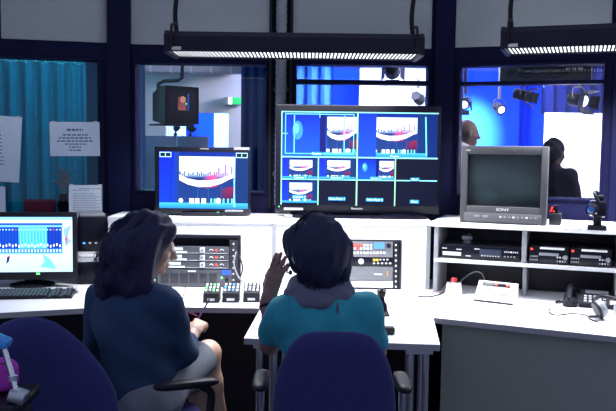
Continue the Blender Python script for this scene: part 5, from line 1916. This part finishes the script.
strands('hair_locks', M_HAIR1, hr1, o1, lock1, 5, 560, r=.0024, wave=.026, seg=16)
for sx in (-1, 1):
    e = Hc(sx * .033, .085, .004) - A(o1)
    ey = MB().lathe([(.0015, -.011), (.008, -.008), (.011, 0), (.008, .008), (.0015, .011)], tuple(e), 12).build('eye', mat('eye_white', (.75, .72, .7), .2), per1, smooth=True, angle=80)
ml = MB()
ml.tube([Hc(-.016, .0935, -.0655) - A(o1), Hc(0, .0985, -.066) - A(o1), Hc(.016, .0935, -.0655) - A(o1)], [.003, .006, .003], 8)
ml.build('lips', mat('rose_lips', (.42, .12, .11), .4), per1, smooth=True, angle=80)
# bracelet and pen
wq = wrR * .8 + (wrR + hd) * .2 - unit(hd) * .012
ax = unit(wrR - elR)
b1 = np.cross(ax, (0, 0, 1)); b1 = unit(b1); b2 = np.cross(ax, b1)
br = MB().tube([Vector(wrR - ax * .012 + (b1 * math.cos(t) + b2 * math.sin(t)) * .0285) for t in np.linspace(0, 2 * math.pi, 25)], .004, 6).build('bracelet', M_OFFW, None, smooth=True)
tag(br, 'pale bracelet on the wrist of the person in dark sweater', 'bracelet')
hold = (tips1[0] + tips1[4]) / 2
pe = pt(209.5, 299, W1Y + .42)
pe0 = Vector(hold) + (Vector(hold) - pe).normalized() * .04
pn = thing('pen', 'thin purple pen held upright in the hand over the desk edge', 'pen', pe0)
dp = (pe - pe0)
tube('barrel', mat('purple_plastic', (.20, .06, .28), .4), pn, [(0, 0, 0), dp * .8], .0042, 8)
tube('cap', M_DARK, pn, [dp * .8, dp], [.0045, .0035], 8)
lanyard = [pt(x, y, W1Y + d) for x, y, d in ((186, 286, .75), (183, 297, .70), (180.5, 307, .62), (184, 313, .55), (191, 313.5, .48), (197, 316, .40))]
tag(tube('thin_cord', mat('dark_red_cord', (.22, .03, .10), .6), None, curve_pts(lanyard, 30), .0028, 6), 'thin dark red cord running from the desk to the hand with pen', 'cord')

# ================= person in the teal blouse (right)
o2 = Vector((pt(326, 400, W2Y).x, W2Y, 0))
per2 = thing('person', 'seated person in teal blouse and grey scarf seen from behind, hand raised', 'person', o2)
hip = A(o2) + A((.01, -.02, .565))
chest = A(pt(326, 345, W2Y + .02)); neck = A(pt(318, 292, W2Y + .03)); hc2 = A(pt(315, 252, W2Y + .05))
shL = A(pt(287, 314, W2Y + .03)); shR = A(pt(362, 312, W2Y + .03))
elL = A(pt(270, 347, W2Y + .17)); wrL = A(pt(267.5, 303, W2Y + .27))
elR = A(pt(376, 352, W2Y + .10)); wrR = A(pt(352, 338, W2Y + .44)); wrR[2] = max(wrR[2], .80)
elL[2] = max(elL[2], .80)
f = Field((o2.x - .40, o2.y - .25, .0), (o2.x + .40, o2.y + .80, 1.42), .0062)
f.ell(hip, (.16, .12, .11), None, .05)
f.cap(hip, chest, .12, .12, .06); f.ell(chest + A((0, .02, .05)), (.15, .095, .13), None, .06)
f.cap(chest + A((0, 0, .1)), neck, .085, .05, .05); f.cap(neck, hc2 + A((.0, -.01, -.03)), .047, .046, .02)
f.cap(shL, neck, .05, .045, .05); f.cap(shR, neck, .05, .045, .05)
f.chain([shL, elL, wrL], [.047, .039, .025], .02); f.chain([shR, elR, wrR], [.047, .038, .026], .02)
for sx in (-1, 1):
    k_ = A((hip[0] + sx * .11, hip[1] + .44, .545)); an = A((k_[0] + sx * .02, k_[1] + .02, .09))
    f.chain([hip + A((sx * .085, 0, 0)), k_, an], [.08, .056, .036], .03)
    f.cap(an + A((0, 0, -.035)), an + A((0, .15, -.06)), .036, .026, .03)
R2 = head_axes(math.radians(43), math.radians(-8), math.radians(-5))
HL2 = add_head(f, hc2, R2, 1.0)
hdir = A(pt(275, 276, W2Y + .27)) - wrL
tips2 = add_hand(f, wrL, hdir, (.75, .55, -.1), 1, curl=(.07, .06, .10, .16), spread=.10, thumb_open=.95, s=1.3, thumb_curl=.25)
add_hand(f, wrR, (-.5, .8, -.10), (0, 0, -1), -1, s=.95)
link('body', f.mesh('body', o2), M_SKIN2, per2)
f = Field((o2.x - .42, o2.y - .30, .38), (o2.x + .42, o2.y + .45, 1.25), .0075)
f.cap(hip, chest, .15, .148, .06); f.ell(chest + A((0, .01, .045)), (.19, .125, .145), None, .06)
f.cap(chest + A((0, 0, .1)), neck + A((0, 0, -.03)), .11, .07, .05)
f.cap(shL, neck + A((0, 0, -.025)), .066, .06, .05); f.cap(shR, neck + A((0, 0, -.025)), .066, .06, .05)
f.chain([shL, shL * .35 + elL * .65], [.072, .068], .05); f.chain([shR, shR * .3 + elR * .7], [.074, .068], .05)
f.half(shL * .35 + elL * .65, elL - shL, np.minimum(shL, elL) - .2 + A((0, 0, 0)), np.maximum(shL, elL) * 1.0 + A((.02, .2, -.02)))
f.ripple(.006, 38, 6, 7, .4, 2.2); f.ripple(.004, 66, -20, 14, 1.1, 2.8)
bl_me = f.mesh('blouse', o2)
bl_o = link('blouse', bl_me, M_BLOUSE, per2)
from mathutils.bvhtree import BVHTree
bvh = BVHTree.FromPolygons([v.co for v in bl_me.vertices], [tuple(p.vertices) for p in bl_me.polygons])


def on_back(px_, py_):
    d_ = ray(px_, py_).normalized()
    return bvh.ray_cast(Vector((0, 0, CAM_Z)) - o2, d_)[0]


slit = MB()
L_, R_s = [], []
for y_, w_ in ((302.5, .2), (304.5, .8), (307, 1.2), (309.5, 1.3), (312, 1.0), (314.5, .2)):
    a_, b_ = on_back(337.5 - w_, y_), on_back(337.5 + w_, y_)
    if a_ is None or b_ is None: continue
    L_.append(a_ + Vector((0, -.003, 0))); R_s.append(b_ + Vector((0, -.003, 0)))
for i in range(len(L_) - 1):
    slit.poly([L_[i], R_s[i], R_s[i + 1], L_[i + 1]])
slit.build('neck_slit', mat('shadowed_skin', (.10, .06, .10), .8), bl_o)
f = Field((o2.x - .25, o2.y - .2, .45), (o2.x + .25, o2.y + .6, .75), .009)
f = Field((o2.x - .35, o2.y - .25, .40), (o2.x + .35, o2.y + .62, .78), .009)
f.ell(hip, (.172, .14, .12), None, .05)
for sx in (-1, 1):
    f.cap(hip + A((sx * .085, 0, 0)), A((hip[0] + sx * .11, hip[1] + .42, .545)), .095, .07, .04)
link('trousers', f.mesh('trousers', o2), M_SHORT, per2)
# scarf: a soft cowl wound round the neck
f = Field((o2.x - .30, o2.y - .2, .95), (o2.x + .30, o2.y + .40, 1.30), .006)
nb = neck + A((.006, .0, .012))
for rr, zz, th_, wob in ((.066, .024, .024, .3), (.078, .002, .027, 1.5), (.092, -.022, .026, 2.4)):
    ring = [nb + A((math.cos(t) * rr * 1.16, math.sin(t) * rr * .92 + .01, zz + .010 * math.sin(2 * t + wob) - .012 * math.sin(t) * -1)) for t in np.linspace(0, 2 * math.pi, 25)]
    f.chain(ring, [th_] * 25, .014)
f.ripple(.003, 40, 50, 60, .1, 2.0)
link('scarf', f.mesh('scarf', o2), M_SCARF, per2)
# hair: ear-length bob
f = Field((o2.x - .30, o2.y - .20, 1.0), (o2.x + .25, o2.y + .40, 1.45), .006)
Hc = lambda x, y, z: hc2 + R2 @ A((x, y, z))
f.ell(Hc(0, -.018, .046), (.096, .104, .104), R2, .03)
f.ell(Hc(0, -.045, -.005), (.100, .088, .115), R2, .05)
f.cap(Hc(.074, .0, .03), Hc(.086, -.005, -.098), .040, .026, .05)
f.cap(Hc(.05, -.07, .0), Hc(.062, -.062, -.118), .052, .030, .05)
f.cap(Hc(-.03, -.08, .0), Hc(-.035, -.07, -.105), .054, .034, .05)
f.cap(Hc(-.074, -.02, .03), Hc(-.076, -.045, -.06), .034, .022, .05)
f.cap(Hc(-.05, .042, .07), Hc(.05, .045, .07), .030, .030, .05)
f.cap(Hc(-.064, .040, .05), Hc(-.066, .046, -.040), .030, .026, .05)
f.ell(Hc(.012, .132, -.065), (.060, .066, .072), R2, .02, 'sub')
f.ripple(.003, 80, 60, -6, .3, 1.6); f.ripple(.002, 150, -90, 9, 1.3, 1.4)
hr2 = link('hair', f.mesh('hair', o2), M_HAIR2, per2)


def lock2(rng):
    q = rng.uniform(1.25, 2 * math.pi - .9) + math.pi / 2
    a = A((math.cos(q) * .10, math.sin(q) * .105 - .02, 0))
    top = Hc(a[0] * .35, a[1] * .35, .148)
    up_ = Hc(a[0] * .96, a[1] * .96, .07)
    low = Hc(a[0] * 1.05, a[1] * .98, -.06)
    tip = Hc(a[0] * .92, a[1] * .85, -.118 + rng.uniform(-.015, .02))
    return [top, up_, low, tip]


strands('hair_locks', M_HAIR2, hr2, o2, lock2, 9, 420, r=.0026, wave=.005, seg=12)
ml = MB()
ml.tube([Hc(-.017, .094, -.066) - A(o2), Hc(0, .099, -.067) - A(o2), Hc(.017, .094, -.066) - A(o2)], [.003, .0075, .003], 8)
ml.build('lips', M_LIP, per2, smooth=True, angle=80)
# wrist band
ax = unit(wrL - elL); b1 = unit(np.cross(ax, (0, 1, 0))); b2 = np.cross(ax, b1)
wb = MB().tube([Vector(wrL - ax * .018 + (b1 * math.cos(t) + b2 * math.sin(t)) * .0285) for t in np.linspace(0, 2 * math.pi, 25)], .008, 8).build('wristband', M_BLACK, None, smooth=True)
tag(wb, 'black wristband on the raised arm of the teal-shirted person', 'wristband')
# headset worn over the hair
hsd = thing('headset', 'thin dark headset with pale ear piece worn by the teal-shirted person', 'headset', Vector(hc2))
LH = lambda x, y, z: R2 @ A((x, y, z))
tube('headband', M_BLACK, hsd, curve_pts([LH(-.104, -.005, 0), LH(-.106, -.01, .06), LH(-.08, -.015, .125), LH(0, -.018, .158), LH(.08, -.015, .125), LH(.106, -.01, .06), LH(.108, -.005, 0)], 30), .005, 8)
for sx in (-1, 1):
    MB().lathe([(.016, 0), (.026, .004), (.026, .012), (.014, .018)], tuple(LH(sx * .094, -.004, -.004)), 16, Matrix([list(r) for r in R2]) @ Matrix.Rotation(sx * math.pi / 2, 3, 'Y')).build('ear_piece', M_LGREY if sx < 0 else M_BLACK, hsd, smooth=True)
tube('mic_boom', M_BLACK, hsd, curve_pts([LH(-.108, 0, -.01), LH(-.10, .05, -.04), LH(-.07, .10, -.066), LH(-.04, .118, -.072)], 16), .003, 6)
MB().lathe([(.004, -.009), (.008, -.004), (.008, .004), (.004, .009)], tuple(LH(-.036, .12, -.072)), 10).build('mic_tip', M_BLACK, hsd, smooth=True)


# ================= people standing in the studio
def standing(label, base, H, yaw, skin, hair, shirt, trousers, arms, bald=False, cap=False):
    b = A(base)
    r = thing('person', label, 'person', Vector(base))
    k = H / 1.75
    ca, sa = math.cos(yaw), math.sin(yaw)
    X = lambda x, y, z: b + A((ca * x - sa * y, sa * x + ca * y, z)) * k      # local: x right, y forward
    R = head_axes(yaw, math.radians(-6))
    hc = X(0, .03, 1.635)
    f = Field(b + A((-.5, -.5, 0)), b + A((.5, .5, H + .05)), .010)
    sh, el, wr = {}, {}, {}
    for s in (-1, 1):
        sh[s] = X(s * .185, 0, 1.42)
        el[s], wr[s] = [X(s * p[0], p[1], p[2]) for p in arms]
        f.chain([sh[s], el[s], wr[s]], [.05 * k, .041 * k, .029 * k], .02)
        f.cap(sh[s], X(0, 0, 1.48), .055, .05, .05)
        dh = unit(wr[s] - el[s])
        add_hand(f, wr[s], dh, X(0, 1, -.3) - X(0, 0, 0) if False else A((-sa * .3 - s * ca * .8, ca * .3 - s * sa * .8, -.1)), -s, s=.95 * k)
        f.chain([X(s * .09, 0, .92), X(s * .10, .02, .50), X(s * .11, 0, .09)], [.09 * k, .06 * k, .04 * k], .03)
        f.cap(X(s * .11, 0, .045), X(s * .12, .16, .035), .042, .034, .03)
    f.ell(X(0, 0, .96), A((.15, .12, .13)) * k, R, .05); f.cap(X(0, 0, .98), X(0, 0, 1.28), .13 * k, .14 * k, .06)
    f.ell(X(0, .01, 1.30), A((.17, .115, .16)) * k, R, .05)
    f.cap(X(0, 0, 1.42), hc, .06 * k, .052 * k, .03)
    add_head(f, hc, R, 1.04 * k, False)
    link('body', f.mesh('body', b), skin, r)
    f = Field(b + A((-.5, -.5, .7 * k)), b + A((.5, .5, 1.65 * k)), .010)
    f.cap(X(0, 0, .95), X(0, 0, 1.28), .155 * k, .16 * k, .06); f.ell(X(0, .01, 1.30), A((.195, .135, .17)) * k, R, .05)
    f.cap(X(0, 0, 1.42), X(0, .0, 1.50), .09 * k, .068 * k, .04)
    for s in (-1, 1):
        f.cap(sh[s], X(0, 0, 1.45), .068, .062, .05); f.chain([sh[s], el[s], el[s] * .15 + wr[s] * .85], [.072 * k, .058 * k, .042 * k], .03)
    f.ripple(.004, 18, 14, 26, .2, 1.5)
    link('shirt', f.mesh('shirt', b), shirt, r)
    f = Field(b + A((-.45, -.45, .04)), b + A((.45, .45, 1.1 * k)), .010)
    f.ell(X(0, 0, .95), A((.165, .135, .12)) * k, R, .05)
    for s in (-1, 1):
        f.chain([X(s * .09, 0, .92), X(s * .10, .02, .50), X(s * .11, 0, .10)], [.105 * k, .078 * k, .066 * k], .03)
    link('trousers', f.mesh('trousers', b), trousers, r)
    if hair is not None:
        f = Field(hc - .2, hc + .25, .008)
        H_ = lambda x, y, z: hc + R @ (A((x, y, z)) * k)
        f.ell(H_(0, -.018, .042), A((.090, .106, .096)) * k, R, .03); f.ell(H_(0, -.05, -.01), A((.086, .07, .09)) * k, R, .03)
        f.ell(H_(0, .115, -.02), A((.08, .06, .09)) * k, R, .02, 'sub')
        f.ripple(.004, 40, 35, 30, .3, 2.0)
        link('hair', f.mesh('hair', hc), hair, r, Vector(hc - b))
    return r, hc, R


yb = 7.5
p0 = pt(466, 121, yb)
standing('bald person in pale shirt standing by the blue wall in the studio', (p0.x - .012, yb, 0), p0.z + .005, math.radians(-80), M_SKIN3, None, mat('pale_grey_shirt', (.45, .42, .45), .9), mat('dark_trousers', (.03, .03, .05), .9), ((.24, .02, 1.15), (.26, .10, .92)), bald=True)
yb = 6.9
p0 = pt(560, 139, yb)
M_SILH = mat('black_silhouette_cloth', (.006, .005, .012), .95, spec=.05)  # near-black skin, cloth and hair hold the shade of the unlit side
_, hcs, Rs = standing('dark clothed person silhouetted against the brilliant white flat', (p0.x - .06, yb, 0), p0.z - .012, math.radians(-52), mat('silhouette_skin', (.03, .016, .014), .7, spec=.1), mat('black_silhouette_hair', (.004, .004, .007), .8, spec=.05), M_SILH, M_SILH, ((.25, .03, 1.17), (.20, .26, 1.12)))
